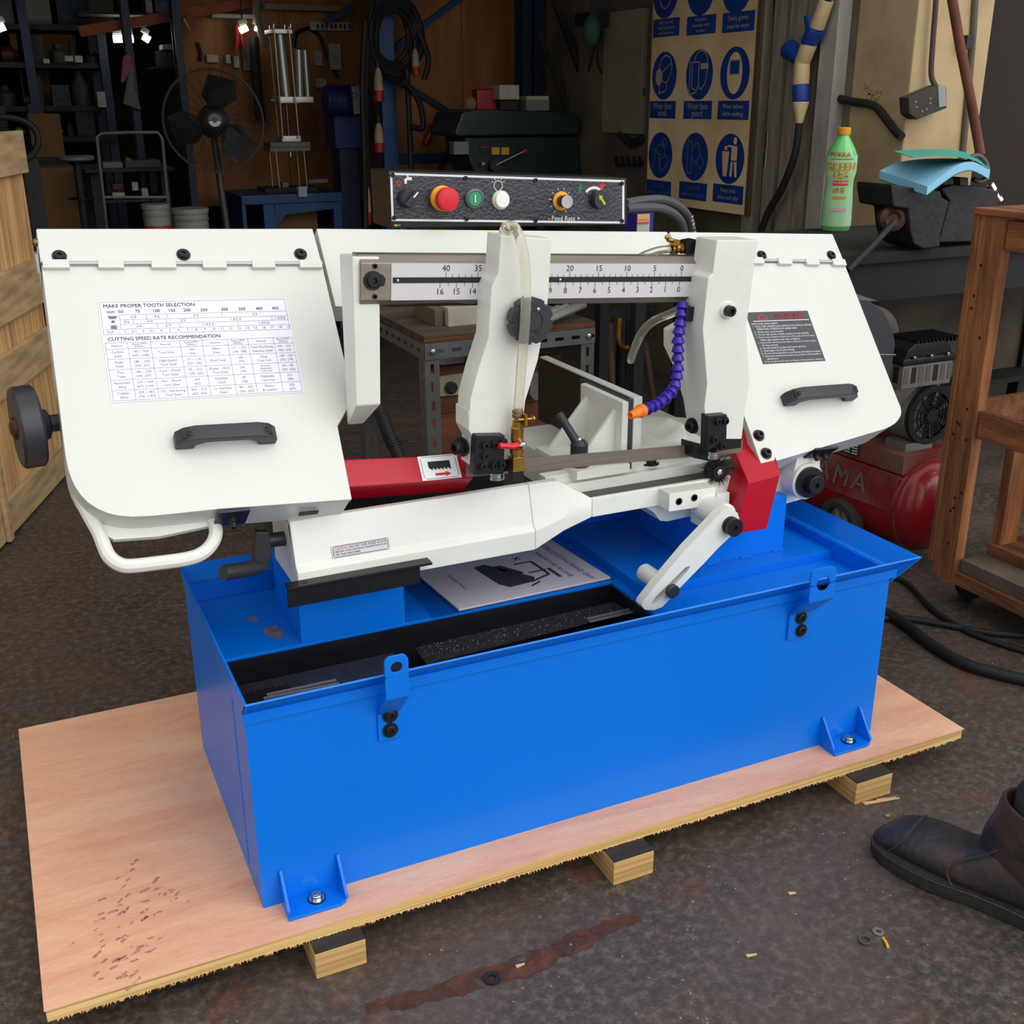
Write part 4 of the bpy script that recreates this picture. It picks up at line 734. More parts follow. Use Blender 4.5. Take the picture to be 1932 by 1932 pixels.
for z, cx, rx, ry in ((.07, .215, .075, .038), (.10, .208, .074, .042), (.125, .205, .068, .044), (.15, .212, .066, .047), (.175, .218, .068, .05), (.195, .222, .070, .052), (.196, .222, .064, .046), (.16, .222, .058, .041)):
    sh.append([FP(cx+rx*math.cos(2*math.pi*i/24), ry*math.sin(2*math.pi*i/24), z+.012*math.cos(2*math.pi*i/24)*(-1 if z > .12 else 0)) for i in range(24)])
loft(g, sh, False)
bt = lab(build('boot', g, leather, per, ang=60), 'scuffed black leather boot')
md_ = bt.modifiers.new('sub', 'SUBSURF'); md_.levels = 1; md_.render_levels = 2
def solering(inset_, z):
    o_ = []
    prof = [(0.0, .0), (.002, .02), (.012, .036), (.03, .047), (.06, .055), (.09, .057), (.12, .052), (.15, .045), (.19, .041), (.23, .042), (.27, .040), (.295, .030), (.305, .012), (.306, 0)]
    for x, w in prof: o_.append(FP(x*1.0, -max(w-inset_, 0), z))
    for x, w in reversed(prof[1:-1]): o_.append(FP(x*1.0, max(w-inset_, 0)+.002, z))
    return o_
g = loft(G(), [solering(.004, 0), solering(0, .004), solering(-.001, .018), solering(.001, .026), solering(.008, .03)])
build('sole', g, mat('sole_rubber', (38, 37, 32), .6, bump=.2, bscale=60), bt)
build('welt', G().tube(solering(-.0005, .027), .0025, 6, True), leather, bt)
br_ = mat('brown_stitching', (74, 48, 38), .8)
build('toe_seam', G().tube(bez([FP(.035, -.049, .036), FP(.05, -.044, .062), FP(.055, -.03, .079), FP(.055, 0, .083), FP(.055, .03, .079), FP(.045, .05, .05)], 5), .0014, 6), leather, bt)
build('quarter_seam', G().tube(bez([FP(.125, -.052, .03), FP(.115, -.05, .055), FP(.13, -.042, .08), FP(.155, -.036, .105), FP(.172, -.034, .13), FP(.185, -.042, .165), FP(.19, -.044, .185)], 6), .0017, 6), br_, bt)
tro = []  # sections of the trouser leg
for z, cx, r, w in ((.14, .215, .052, 0), (.18, .212, .056, .2), (.215, .214, .066, .5), (.25, .218, .064, .2), (.30, .222, .072, .4), (.36, .224, .070, .1), (.42, .225, .078, .2), (.5, .224, .08, 0)):
    tro.append([CR*max(0, z-.17)*.35+FP(cx+(r*.86+.004*w*math.sin(i*2.1+z*40))*math.cos(2*math.pi*i/24), (r*.82+.004*w*math.cos(i*1.7+z*30))*math.sin(2*math.pi*i/24), z) for i in range(24)])
build('trouser_leg', loft(G(), tro), mat('charcoal_trouser', (40, 41, 46), .85, noise=.25, nscale=30, bump=.25, bscale=90), per, ang=70)
# =====================================================================  HOSES ON THE FLOOR
def gh(pts, r, nm, lb, cat, m=rubber, z=None):
    tag(build(nm, G().tube(bez([oZ(a, b_, ZG+r+.001) for a, b_ in pts], 8), r, 12), m), lb, cat)
gh([(1660, 1150), (1700, 1172), (1760, 1218), (1820, 1252), (1880, 1270), (1945, 1285)], .0135, 'air_hose', 'thick black hose curving across the floor to the right edge', 'hose')
gh([(1655, 1166), (1720, 1168), (1800, 1182), (1870, 1194), (1945, 1200)], .008, 'air_hose', 'thinner black hose running level to the right edge', 'hose')
gh([(1640, 1078), (1690, 1090), (1720, 1108), (1760, 1150), (1820, 1188), (1880, 1212), (1945, 1232)], .0075, 'power_cable', 'black cable looping from behind the saw over the hoses', 'cable')
# =====================================================================  COMPRESSOR
redc = mat('compressor_red', (150, 18, 30), .32, coat=.3, noise=.25, nscale=7); reddust = mat('dusty_red', (118, 30, 34), .6, col2=(120, 88, 72), nscale=7, thr=(.34, .58), detail=6)
ta = V((-.10, 1, 0)).normalized(); tc_ = V((2.375, .80, .212)); tr = .132; te = tc_+ta*.62; tx_ = ta.cross(ZA).normalized()
cmp_ = thing('air_compressor', V((2.33, 1.1, ZG)), 'dusty red wheeled air compressor behind the saw', 'air compressor')
g = G().lathe(tc_-ta*.055, ta, [(.006, 0), (tr*.42, .006), (tr*.72, .02), (tr*.92, .04), (tr, .065), (tr, .60), (tr*.92, .625), (tr*.6, .65), (.01, .66)], 40); tank = build('tank', g, redc, cmp_)
build('tank_seam', G().ring(tc_+ta*.012, ta, tr-.001, tr+.0015, .006, 40), reddust, tank)
build('tank_plug', G().tube([tc_-ta*.052+V((.02, 0, .07)), tc_-ta*.06+V((.05, 0, .074)), tc_-ta*.05+V((.075, 0, .07))], .005, 6), redc, tank)
sp_ = []
# saddle and sloping side shroud with raised letters
sd = -tx_ if tx_.x > 0 else tx_
A0 = tc_+ta*.03; p1 = [A0+sd*(tr*1.0)+V((0, 0, .0)), A0+sd*(tr*.78)+V((0, 0, .112)), A0+sd*.02+V((0, 0, .132)), A0+sd*-.05+V((0, 0, .132)), A0+sd*.0+V((0, 0, .10))]
build('side_shroud', G().prism([A0+sd*(tr*1.03)+V((0, 0, .0)), A0+sd*(tr*.86)+V((0, 0, .10)), A0+sd*(tr*.80)+V((0, 0, .10)), A0+sd*(tr*.98)+V((0, 0, .0))], ta*.58), reddust, cmp_, bev=.002)
bx = build('motor_platform', G().prism([A0+sd*.10+V((0, 0, .10)), A0+sd*.10+V((0, 0, .155)), A0-sd*.11+V((0, 0, .155)), A0-sd*.11+V((0, 0, .10))], ta*.56), reddust, cmp_, bev=.002)
fn = (V((0, 0, .10))-sd*(tr*.17)); fu = fn.normalized(); fnn = ta.cross(fu); fnn = fnn if fnn.dot(sd) > 0 else -fnn
g = G()
for i, chh in list(enumerate(' AMA'))[1:]: text(g, chh, A0+sd*(tr*.955)+V((0, 0, .048))+ta*(.325-i*.068)+fnn*.0035, -ta, fu, .078, 'C', .02)
lab(build('letters', g, mat('letter_grey', (150, 132, 128), .6, noise=.3, nscale=20), cmp_), 'worn pale capital letters on the red side')
c = A0+sd*.1012+V((0, 0, .130))+ta*.20; rp = build('rating_plate', G().obox(c, ta*.045, ZA*.020, sd*.001), mat('rating_plate_grey', (70, 66, 66), .5, .4), cmp_)
g = G()
for i in range(3):
    for j in range(4): g.obox(c+sd*.0014+ta*(-.028+i*.028)+V((0, 0, .012-j*.008)), ta*.010, ZA*.0016, sd*.0002)
o = build('rating_print', g, inkw, rp); o['kind'] = 'stuff'
# wheel
wc = V((2.225, .985, ZG+.075)); wa = sd
wh = build('wheel', G().lathe(wc+wa*-.02, wa, [(.045, 0), (.066, 0), (.075, .008), (.075, .034), (.066, .042), (.05, .042), (.047, .034), (.047, .01), (.045, .0)], 32, False), mat('worn_tyre', (58, 56, 52), .85, noise=.3, nscale=30), cmp_)
g = G().lathe(wc+wa*-.012, wa, [(.012, 0), (.048, 0), (.048, .008), (.018, .012), (.018, .03), (.01, .032)], 24)
for i in range(5):
    t = 2*math.pi*i/5; d = ta*math.cos(t)+ZA*math.sin(t); g.bar(wc+wa*.006, wc+wa*.006+d*.046, .012, .008, wa)
build('wheel_hub', g, mat('hub_grey', (150, 146, 138), .6), wh)
build('strut', G().bar(wc+wa*-.03, wc+wa*-.03+V((.1, 0, .12)), .02, .02), redc, cmp_)
# pump head
alu = mat('cast_aluminium', (150, 146, 138), .5, .5, noise=.3, nscale=14); pc = oY(1752, 782, .86)
ph = thing('x', (0, 0, 0), '', '') if False else None
pm = build('motor_housing', G().cyl(pc, pc+V((-.02, .22, 0)), .082, n=32).obox(pc+V((-.03, .09, .06)), XA*.08, YA*.07, ZA*.04), alu, cmp_, bev=.004)
build('pump_foot', G().obox(pc+V((-.03, .03, -.092)), XA*.05, YA*.04, ZA*.018), alu, pm, bev=.003); build('rubber_foot', G().obox(pc+V((-.03, .03, -.118)), XA*.035, YA*.035, ZA*.012), rubber, pm)
gr = build('fan_guard', G().ring(pc+V((0, -.012, 0)), YA, .066, .083, .016, 40).ring(pc+V((0, -.014, 0)), YA, .052, .0545, .004, 32).ring(pc+V((0, -.014, 0)), YA, .040, .0425, .004, 32).ring(pc+V((0, -.014, 0)), YA, .028, .0305, .004, 28).cyl(pc+V((0, -.014, 0)), pc+V((0, -.008, 0)), .02, n=24), rubber, pm)
for i in range(12):
    t = 2*math.pi*i/12+.15; d = XA*math.cos(t)+ZA*math.sin(t); build('guard_spoke', G().bar(pc+V((0, -.012, 0))+d*.018, pc+V((0, -.012, 0))+d*.07, .003, .004, YA), rubber, gr)
build('guard_void', G().cyl(pc+V((0, -.0015, 0)), pc+V((0, -.0005, 0)), .068, n=32), ink, gr)
for i in range(7): d = XA*math.cos(i*.9+.4)+ZA*math.sin(i*.9+.4); build('fan_blade', G().obox(pc+V((0, -.006, 0))+d*.045, d*.02, d.cross(YA)*.006, YA*.001), alu, gr)
hb_ = oY(1712, 735, .86); ht = oY(1712, 690, .86)
hd = build('cylinder_fins', G().obox(pc+V((-.03, .07, .118)), XA*.088, YA*.075, ZA*.034), alu, cmp_, bev=.003)
for i in range(7):
    build('fin_gap', G().obox(pc+V((-.105+i*.026, -.0052, .120)), XA*.008, YA*.001, ZA*.022), ink if i % 3 == 1 else mat('fin_grey', (112, 110, 104), .5, .4), hd)
for i in range(3): build('fin_gap', G().obox(pc+V((-.1185, .02+i*.035, .120)), XA*.001, YA*.01, ZA*.022), ink, hd)
vh = build('cylinder_head', G().obox(pc+V((-.03, .07, .158)), XA*.095, YA*.08, ZA*.010).prism([pc+V((-.03, -.005, .164))+V((a, 0, h)) for a, h in ((-.085, 0), (.085, 0), (.075, .032), (.05, .042), (-.055, .042), (-.078, .025))], (0, .14, 0)), mat('head_black', (24, 25, 27), .35, bump=.1), cmp_, bev=.004)
for i in range(3): build('head_bolt', G().lathe(pc+V((-.09+i*.06, -.012, .166)), ZA, [(.006, 0), (.006, .006), (.003, .008)], 6), chrome, vh)
for i in range(12): build('head_fin', G().obox(pc+V((-.075+i*.0135, .05, .208)), XA*.002, YA*.055, ZA*.006), blackp, vh)
g = G(); 
bag = build('air_filter_bag', G().sph(pc+V((-.04, .235, .17)), .105, 20, 12, (1.1, .55, .95)), mat('grey_cloth', (92, 84, 78), .95, noise=.3, nscale=18, bump=.5, bscale=30), None); tag(bag, 'grey crumpled cloth bag slumped behind the compressor head', 'bag')
# =====================================================================  WOODEN CART
wd = mat('old_brown_timber', (176, 114, 66), .75, col2=(96, 60, 36), nscale=5, stretch=(6, 6, .7), bump=.4, bscale=25, thr=(.3, .68), detail=8); wdh = mat('old_brown_board', (158, 98, 58), .8, col2=(86, 54, 34), nscale=5, stretch=(5, .7, 5), bump=.4, bscale=25, thr=(.3, .68), detail=8); dusty = mat('dusty_board', (112, 98, 84), .9, col2=(82, 70, 60), nscale=7, bump=.2)
crt = thing('wooden_cart', V((2.45, .25, ZG)), 'rough brown timber trolley on castors at the right edge', 'cart')
def cpost(xa, xb, ya, yb, z0, z1): return build('post', G().box(xa, xb, ya, yb, z0, z1), wd, crt, bev=.003)
p1_ = cpost(2.2, 2.232, .535, .606, .118, 1.03); build('edge_batten', G().box(2.196, 2.225, .606, .622, .155, 1.03), wd, p1_, bev=.002)
cpost(2.2, 2.232, -.16, -.07, .118, 1.03); cpost(2.72, 2.75, .535, .62, .118, 1.03)
for (z0, z1) in ((.505, .575), (.955, 1.022)): build('side_rail', G().box(2.205, 2.225, -.16, .53, z0, z1), wdh, crt, bev=.002); build('end_rail', G().box(2.225, 2.74, .60, .62, z0, z1), wdh, crt, bev=.002)
build('inner_post', G().box(2.31, 2.37, .50, .528, .215, .507), wd, crt, bev=.002)
build('bottom_board', G().box(2.204, 2.75, -.16, .54, .116, .15), wdh, crt, bev=.002); build('bottom_board', G().prism([(2.215, .14, .15), (2.7, .14, .15), (2.7, .53, .15), (2.215, .53, .15)], (0, 0, .035)), dusty, crt, bev=.003)
build('bottom_board', G().box(2.3, 2.74, .36, .53, .185, .215), wdh, crt, bev=.002); build('top_board', G().box(2.19, 2.76, -.17, .62, 1.03, 1.045), wdh, crt, bev=.002)
for i in range(14):
    p = V((2.1995, random.uniform(.545, .6), random.uniform(.2, 1.0))); build('knot', G().lathe(p, (-1, 0, 0), [(.004, 0), (.003, .0006)], 8), mat('dark_knot', (40, 26, 18), .9), p1_)
cs = V((2.285, .555, ZG+.038)); cs_ = build('castor', G().lathe(cs+V((-.013, 0, 0)), XA, [(.01, 0), (.034, 0), (.038, .004), (.038, .022), (.034, .026), (.01, .026)], 24), rubber, crt); build('castor_fork', G().prism([cs+V((-.018, -.012, 0)), cs+V((-.018, .006, -.012)), cs+V((-.018, .035, .032)), cs+V((-.018, -.028, .032))], (.004, 0, 0)).prism([cs+V((.015, -.012, 0)), cs+V((.015, .006, -.012)), cs+V((.015, .035, .032)), cs+V((.015, -.028, .032))], (.004, 0, 0)).box(cs.x-.03, cs.x+.03, cs.y-.035, cs.y+.035, ZG+.066, ZG+.069), mat('dull_zinc', (120, 116, 104), .6, .5), cs_)
rt = V((2.49, .40, .216)); tag(build('red_cylinder', G().lathe(rt, ZA, [(.08, 0), (.1, .01), (.1, .18), (.085, .22), (.03, .245), (.02, .28)], 32), redc), 'red gas cylinder standing on the cart bottom board', 'gas cylinder')
tl_ = oY(1910, 399, .42); g = G().tube(bez([V((2.225, .50, 1.06)), V((2.25, .45, 1.062)), V((2.3, .36, 1.064)), V((2.36, .25, 1.064))], 5), [.004]+[.009]*2+[.0125]*8+[.013]*5, 12); tag(build('tool_grip', g, mat('orange_grip', (246, 82, 26), .35)), 'bright orange tool grip lying on the cart top', 'tool')
# =====================================================================  BENCH BEHIND, VISE, BOTTLE, NOTEPAD
bm_ = mat('dark_steel_bench', (20, 20, 20), .7, .0, noise=.4, nscale=6); bw = mat('grimy_bench_top', (36, 32, 28), .8, noise=.5, nscale=5)
ben = thing('workbench', V((2.9, 1.4, ZG)), 'dark greasy workbench carrying a vise and a green bottle', 'workbench')
build('bench_top', G().box(2.22, 3.9, 1.08, 1.66, .85, .88), bw, ben, bev=.003); build('apron', G().box(2.24, 3.9, 1.10, 1.12, .74, .85), bm_, ben)
for x, y in ((2.26, 1.5), (2.26, 1.6), (2.72, 1.5), (3.6, 1.12), (3.6, 1.6)): build('bench_leg', G().box(x, x+.05, y, y+.05, ZG, .85), bm_, ben, bev=.002)
build('lower_shelf', G().box(2.26, 3.65, 1.5, 1.62, .30, .32), bm_, ben)
build('rear_sheet', G().box(2.28, 3.6, 1.62, 1.63, .32, .8), mat('stained_sheet', (84, 74, 62), .85, noise=.5, nscale=5), ben)
vs_ = thing('bench_vise', oZ(1745, 468, .88), 'heavy dark bench vise bolted to the workbench', 'vise'); vm = mat('vise_iron', (46, 44, 46), .55, .3, noise=.25, nscale=20, bump=.2, bscale=60); yv = 1.08
build('fixed_body', G().prism(pY([(1776, 356), (1800, 348), (1850, 352), (1885, 360), (1880, 455), (1772, 458), (1776, 440), (1792, 380)], yv), (0, .16, 0)), vm, vs_, bev=.006)
build('front_jaw', G().prism(pY([(1682, 347), (1720, 354), (1775, 360), (1778, 372), (1792, 380), (1776, 440), (1774, 466), (1742, 470), (1724, 460), (1718, 438), (1714, 395), (1686, 390), (1682, 360)], yv-.03), (0, .14, 0)), vm, vs_, bev=.006)
build('jaw_insert', G().prism(pY([(1783, 335), (1798, 335), (1800, 355), (1782, 356)], yv+.02), (0, .1, 0)), mat('jaw_tan', (96, 80, 64), .6), vs_); build('jaw_insert', G().prism(pY([(1812, 335), (1826, 335), (1828, 355), (1811, 356)], yv+.02), (0, .1, 0)), mat('jaw_tan', (96, 80, 64), .6), vs_)
hb2 = oY(1692, 412, yv); build('spindle_eye', G().lathe(hb2+V((0, .02, 0)), V((-.6, -1, 0)), [(.014, -.03), (.036, -.02), (.036, .02), (.022, .03), (.012, .02)], 20), mat('rusty_steel', (104, 78, 66), .5, .5, noise=.3, nscale=14), vs_)
build('handle_bar', G().tube([oY(1688, 418, yv-.02), oY(1640, 470, yv-.04), oY(1600, 510, yv-.05)], .009, 10), vm, vs_)
rg_ = oY(1845, 318, yv+.03); hk = build('iron_ring', G().tube(arc(rg_, XA, V((0, .35, .93)), .038, -130, 165, 22), .0068, 10), mat('ring_iron', (84, 84, 90), .45, .4)); tag(hk, 'open grey iron ring propped on the vise under the notepad', 'ring')
tag(build('clamp_bolt', G().lathe(oY(1868, 348, yv+.02), V((.5, -.3, -.8)), [(.012, 0), (.012, .02), (.008, .022), (.008, .045), (.012, .046), (.012, .058)], 8), chrome), 'shiny chromed bolt beside the iron ring on the vise', 'bolt')
# notepad: curved block of cyan pages with lifted teal cover
np_ = thing('notepad', oY(1740, 340, 1.06), 'curled pad of light blue paper with teal cover resting on the vise', 'notepad')
topc = [(1658, 320), (1690, 303), (1730, 298), (1790, 301), (1832, 303), (1858, 312), (1870, 320)]; botc = [(1750, 357), (1775, 340), (1795, 322), (1820, 311), (1840, 310), (1855, 318), (1868, 328)]
n = 24; ca = bez([oY(1660, 322, 1.20), oY(1700, 305, 1.20), oY(1760, 299, 1.2), oY(1815, 300, 1.2), oY(1850, 308, 1.2), oY(1866, 316, 1.2)], 5); cb_ = bez([oY(1750, 352, 1.0), oY(1782, 328, 1.0), oY(1808, 311, 1.0), oY(1832, 305, 1.0), oY(1852, 312, 1.0), oY(1868, 322, 1.0)], 5)
def slab(ca, cb, th):
    g = G(); k = len(ca); g.add(ca+cb+[p-V((0, 0, th)) for p in ca]+[p-V((0, 0, th)) for p in cb], [(i, i+1, k+i+1, k+i) for i in range(k-1)]+[(2*k+i, 3*k+i, 3*k+i+1, 2*k+i+1) for i in range(k-1)]+[(i, 2*k+i, 2*k+i+1, i+1) for i in range(k-1)]+[(k+i, k+i+1, 3*k+i+1, 3*k+i) for i in range(k-1)]+[(0, k, 3*k, 2*k), (k-1, 3*k-1, 4*k-1, 2*k-1)]); return g
build('page_block', slab(ca, cb_, .022), mat('cyan_paper', (140, 198, 226), .7), np_); build('back_cover', slab([p-V((0, 0, .0222)) for p in ca], [p-V((0, 0, .0222)) for p in cb_], .0022), mat('teal_card_dark', (20, 112, 92), .6), np_)
ca2 = bez([oY(1686, 285, 1.2), oY(1750, 281, 1.2), oY(1800, 283, 1.2), oY(1832, 292, 1.2), oY(1862, 312, 1.2)], 5); cb2 = bez([oY(1722, 297, 1.0), oY(1770, 293, 1.0), oY(1810, 296, 1.0), oY(1838, 302, 1.0), oY(1866, 318, 1.0)], 5); build('front_cover', slab(ca2, cb2, .0015), mat('teal_card', (60, 160, 142), .6), np_)
# green tea bottle
b0 = V((2.612, 1.577, .88)); bh = (oY(1593, 240, 1.577).z-.88); br2 = 26/F*3.95*.98
grn = mat('green_bottle', (104, 190, 108), .15, coat=.4); bo = thing('tea_bottle', b0, 'green plastic tea bottle with orange cap standing on the workbench', 'bottle')
up_ = ZA
prof = [(.02, 0), (br2*.9, .002), (br2*.985, .012), (br2*.985, bh*.12), (br2*.94, bh*.28), (br2*.88, bh*.42), (br2*.88, bh*.5), (br2, bh*.58), (br2, bh*.735), (br2*.82, bh*.80), (br2*.5, bh*.88), (br2*.34, bh*.92), (br2*.34, bh*.95)]
bb = build('bottle_body', G().lathe(b0, up_, prof, 32), grn, bo)
build('bottle_cap', G().lathe(b0, up_, [(br2*.4, bh*.93), (br2*.42, bh*.94), (br2*.42, bh*.995), (br2*.36, bh)], 24), mat('orange_cap', (232, 150, 30), .4), bo)
lp = [(br2*.985+.001, bh*.055), (br2*.985+.001, bh*.12), (br2*.94+.001, bh*.28), (br2*.88+.001, bh*.42), (br2*.88+.001, bh*.5), (br2+.001, bh*.58), (br2+.001, bh*.735)]
lbm = mat('pale_green_label', (190, 224, 186), .35, col2=(136, 204, 140), nscale=5); lbl = build('bottle_label', G().lathe(b0, up_, lp, 32, False), lbm, bo)
vd = (CP-b0); vd.z = 0; vd.normalize(); sdv = ZA.cross(vd)
def wraptext(s, z, size, m, off=0, r=None, nm='label_print', bold=.02):
    g = text(G(), s, V((0, 0, 0)), XA, ZA, size, 'C', bold); rr_ = (r or br2)+.0022; g.v = [b0+V((0, 0, bh*z+p.z))+(sdv*math.sin((p.x+off)/rr_)+vd*math.cos((p.x+off)/rr_))*rr_ for p in g.v]; return build(nm, g, m, lbl)
gold = mat('gold_ink', (206, 160, 70), .4); wraptext('POKKA', .745, .02, inkr, -.005); wraptext('GREEN', .628, .034, gold, bold=.05); wraptext('TEA', .56, .033, gold, r=br2*.985, bold=.05); 
def wrapbox(x0_, x1_, z0_, z1_, m, r):
    g = G(); nn = 6; rr_ = r+.0018; vs2 = []
    for i in range(nn+1):
        x = x0_+(x1_-x0_)*i/nn; d = sdv*math.sin(x/rr_)+vd*math.cos(x/rr_); vs2 += [b0+d*rr_+V((0, 0, bh*z0_)), b0+d*rr_+V((0, 0, bh*z1_))]
    g.add(vs2, [(2*i, 2*i+2, 2*i+3, 2*i+1) for i in range(nn)]); return build('label_print', g, m, lbl)
wrapbox(-.022, .03, .455, .50, inkr, br2*.9); wraptext('NO SUGAR', .478, .010, inkw, .004, br2*.905); wrapbox(-.02, .026, .325, .35, gold, br2*.93); wraptext('緑茶', .40, .02, gold, 0, br2*.9) ; wrapbox(-.035, .04, .70, .71, mat('band_green', (60, 150, 70), .4), br2); wrapbox(-.025, .03, .205, .235, mat('pink_print', (224, 170, 176), .5), br2*.97)
# cream and blue industrial plug pair hanging on the wall
crm = mat('cream_plastic', (206, 180, 138), .45); bpl = mat('blue_plug', (22, 66, 150), .45, noise=.2, nscale=12); YP = 2.2
def PX(a, b_, off=.10): return oX(a, b_, XW-off)
plg = thing('power_plug', PX(1505, 230), 'cream and blue industrial plug with a split socket hanging by the shutter rails', 'plug')
def pcyl(a, b_, ra, rb_, m, nm, par=None, nn=18): p, q = PX(*a), PX(*b_); s = (p-CP).length/F; return build(nm, G().lathe(p, q-p, [(ra*s*.96, 0), (ra*s, .004), (rb_*s, (q-p).length-.003), (rb_*s*.96, (q-p).length)], nn), m, par or plg)
pcyl((1508, 234), (1511, 192), 6, 14, crm, 'cable_gland'); pcyl((1511, 192), (1511, 160), 14, 14.5, bpl, 'plug_collar'); pcyl((1511, 160), (1514, 112), 14, 13, crm, 'plug_shell'); pcyl((1514, 116), (1528, 80), 13.5, 13.5, crm, 'splitter_arm'); pcyl((1525, 84), (1541, 52), 14, 16, bpl, 'plug_collar'); pcyl((1541, 52), (1560, 0), 13, 12, crm, 'plug_shell'); pcyl((1512, 112), (1488, 92), 12, 17, bpl, 'socket_cap'); pcyl((1530, 62), (1530, 30), 8, 12, bpl, 'hinged_lid')
pcyl((1560, 2), (1572, -60), 8, 7, rubber, 'cable')
build('cord', G().tube(bez([PX(1508, 232), PX(1500, 290), PX(1478, 350), PX(1450, 400), PX(1435, 440)], 6), .014, 10), rubber, plg)
tag(build('wall_cable', G().tube(bez([PX(1466, -20, .03), PX(1462, 100, .03), PX(1457, 200, .03), PX(1452, 300, .03), PX(1447, 430, .03)], 4), .011, 8), rubber), 'black cable with silver joints running up the shutter rails', 'cable')
for (px, py) in ((1451, 265), (1448, 300)): tag(build('cable_joint', G().cyl(PX(px, py, .03)+V((0, 0, -.03)), PX(px, py, .03)+V((0, 0, .03)), .018, n=14), chrome), 'silver pipe joint on the wall cable, %s' % ('upper of two' if py < 280 else 'lower of two'), 'pipe joint')
tag(build('old_cable', G().tube(bez([PX(1578, 185, .02), PX(1610, 192, .02), PX(1650, 200, .02), PX(1672, 225, .02), PX(1690, 248, .02), PX(1702, 258, .02)], 5), .014, 8), mat('tarred_cable', (34, 28, 24), .8, bump=.5, bscale=50)), 'short tarry black cable tail crossing the column side', 'cable')
# hanging double socket, pipes on the column face
yf = 1.66; sx2 = thing('hanging_socket', oY(1750, 190, yf), 'grimy double socket box hanging on its cable against the cream column', 'socket')
build('socket_box', G().prism(pY([(1714, 184), (1772, 160), (1786, 164), (1787, 204), (1730, 226), (1716, 215)], yf-.05), (0, .045, 0)), mat('dirty_socket', (62, 56, 48), .7, noise=.3, nscale=30), sx2, bev=.004)
build('switch_plate', G().prism(pY([(1770, 162), (1784, 160), (1786, 200), (1772, 203)], yf-.053), (0, .004, 0)), mat('switch_grey', (142, 144, 146), .5), sx2, bev=.002)
for (a_, b3) in ((1727, 192), (1729, 202), (1740, 210), (1748, 206), (1755, 186), (1755, 195)): build('socket_hole', G().obox(oY(a_, b3, yf-.0505), XA*.005, YA*.001, ZA*.003), mat('slot_grey', (112, 108, 100), .6), sx2)
build('socket_cable', G().tube(bez([oY(1765, 162, yf-.03), oY(1757, 140, yf-.02), oY(1760, 80, yf-.02), oY(1766, 0, yf-.02), oY(1768, -60, yf-.02)], 5), .009, 10), mat('grey_flex', (74, 62, 54), .7), sx2)
tag(build('leaning_pipe', G().tube([oY(1790, -40, 1.50), oY(1812, 90, 1.46), oY(1832, 190, 1.43), oY(1850, 292, 1.40)], .0155, 12), mat('rust_brown_pipe', (112, 62, 46), .75, noise=.35, nscale=10)), 'rust brown pipe leaning down in front of the column', 'pipe')
tag(build('conduit_pipe', G().tube([oY(1842, -40, yf), oY(1836, 60, yf), oY(1826, 180, yf), oY(1815, 300, yf)], .012, 10), mat('grey_conduit_pipe', (92, 82, 70), .6)), 'thin grey conduit running down the right edge of the column', 'pipe')
tag(build('small_clip', G().obox(oY(1826, 80, yf-.02), XA*.016, YA*.012, ZA*.022), blackp, bev=.002), 'small black clip fixed on the column conduit', 'clip')
# =====================================================================  SAFETY SIGN on the side wall
m, N, L, b = nodemat('sign_board_paint'); t = N.new('ShaderNodeTexCoord').outputs['Object']
c0 = ramp(N, L, noise(N, L, t, 1.8, 6, .6), [(.3, (206, 172, 122)), (.55, (244, 216, 168)), (.8, (250, 230, 190))]).outputs[0]; r2 = ramp(N, L, noise(N, L, t, 9, 6, .7), [(.62, (0, 0, 0)), (.75, (150, 150, 150))]).outputs[0]; c0 = mixc(N, L, r2, c0, (150, 110, 68)); L.new(c0, b.inputs['Base Color']); b.inputs['Roughness'].default_value = .5
XS = XW-.06
A_tl, A_tr = oX(1241, 0, XS), oX(1440, 0, XS); bl_, br3 = oX(1207, 376, XS), oX(1405, 409, XS)
ya, yb_ = (A_tl.y+bl_.y)/2, (A_tr.y+br3.y)/2; zb2 = (bl_.z+br3.z)/2; zt2 = zb2+ (A_tl.z-zb2)*1.28
sg_ = thing('safety_sign', V((XS, (ya+yb_)/2, zb2)), 'cream safety notice board with nine blue pictograms', 'sign')
build('board', G().box(XS, XS+.012, yb_, ya, zb2, zt2), m, sg_, bev=.002)
for k, yy in enumerate((ya, yb_)): build('board_edge', G().box(XS-.004, XS+.016, yy-.012, yy+.012, zb2, zt2), mat('edge_brown', (86, 72, 52), .7), sg_)
sb = mat('sign_blue', (18, 62, 146), .5, noise=.25, nscale=6); sl2 = mat('sign_line', (176, 166, 142), .6); sxd, syd = V((0, -1, 0)), ZA; NX = V((-1, 0, 0))
cols = [1252, 1318, 1388]; cap = [['Ear, eye and|head protection|must be worn', 'Protective|footwear must|be worn', 'Safety gloves|must be worn'], ['Wear face|mask', 'Wear face|guard', 'Wear helmet|while welding'], ['Lift heavy|objects correctly', 'Switch off|when not in use', 'Keep area|clean and tidy']]
cen = [[(1256, -12), (1323, -20), (1391, -26)], [(1253.5, 143), (1319.5, 141), (1386.5, 138)], [(1246, 293), (1311, 296), (1377, 300)]]; boxes = [[(1257, 52), (1323, 47), (1393, 41)], [(1250, 207), (1316, 207.5), (1383, 208)], [(1242, 356), (1307, 360.5), (1373, 366)]]
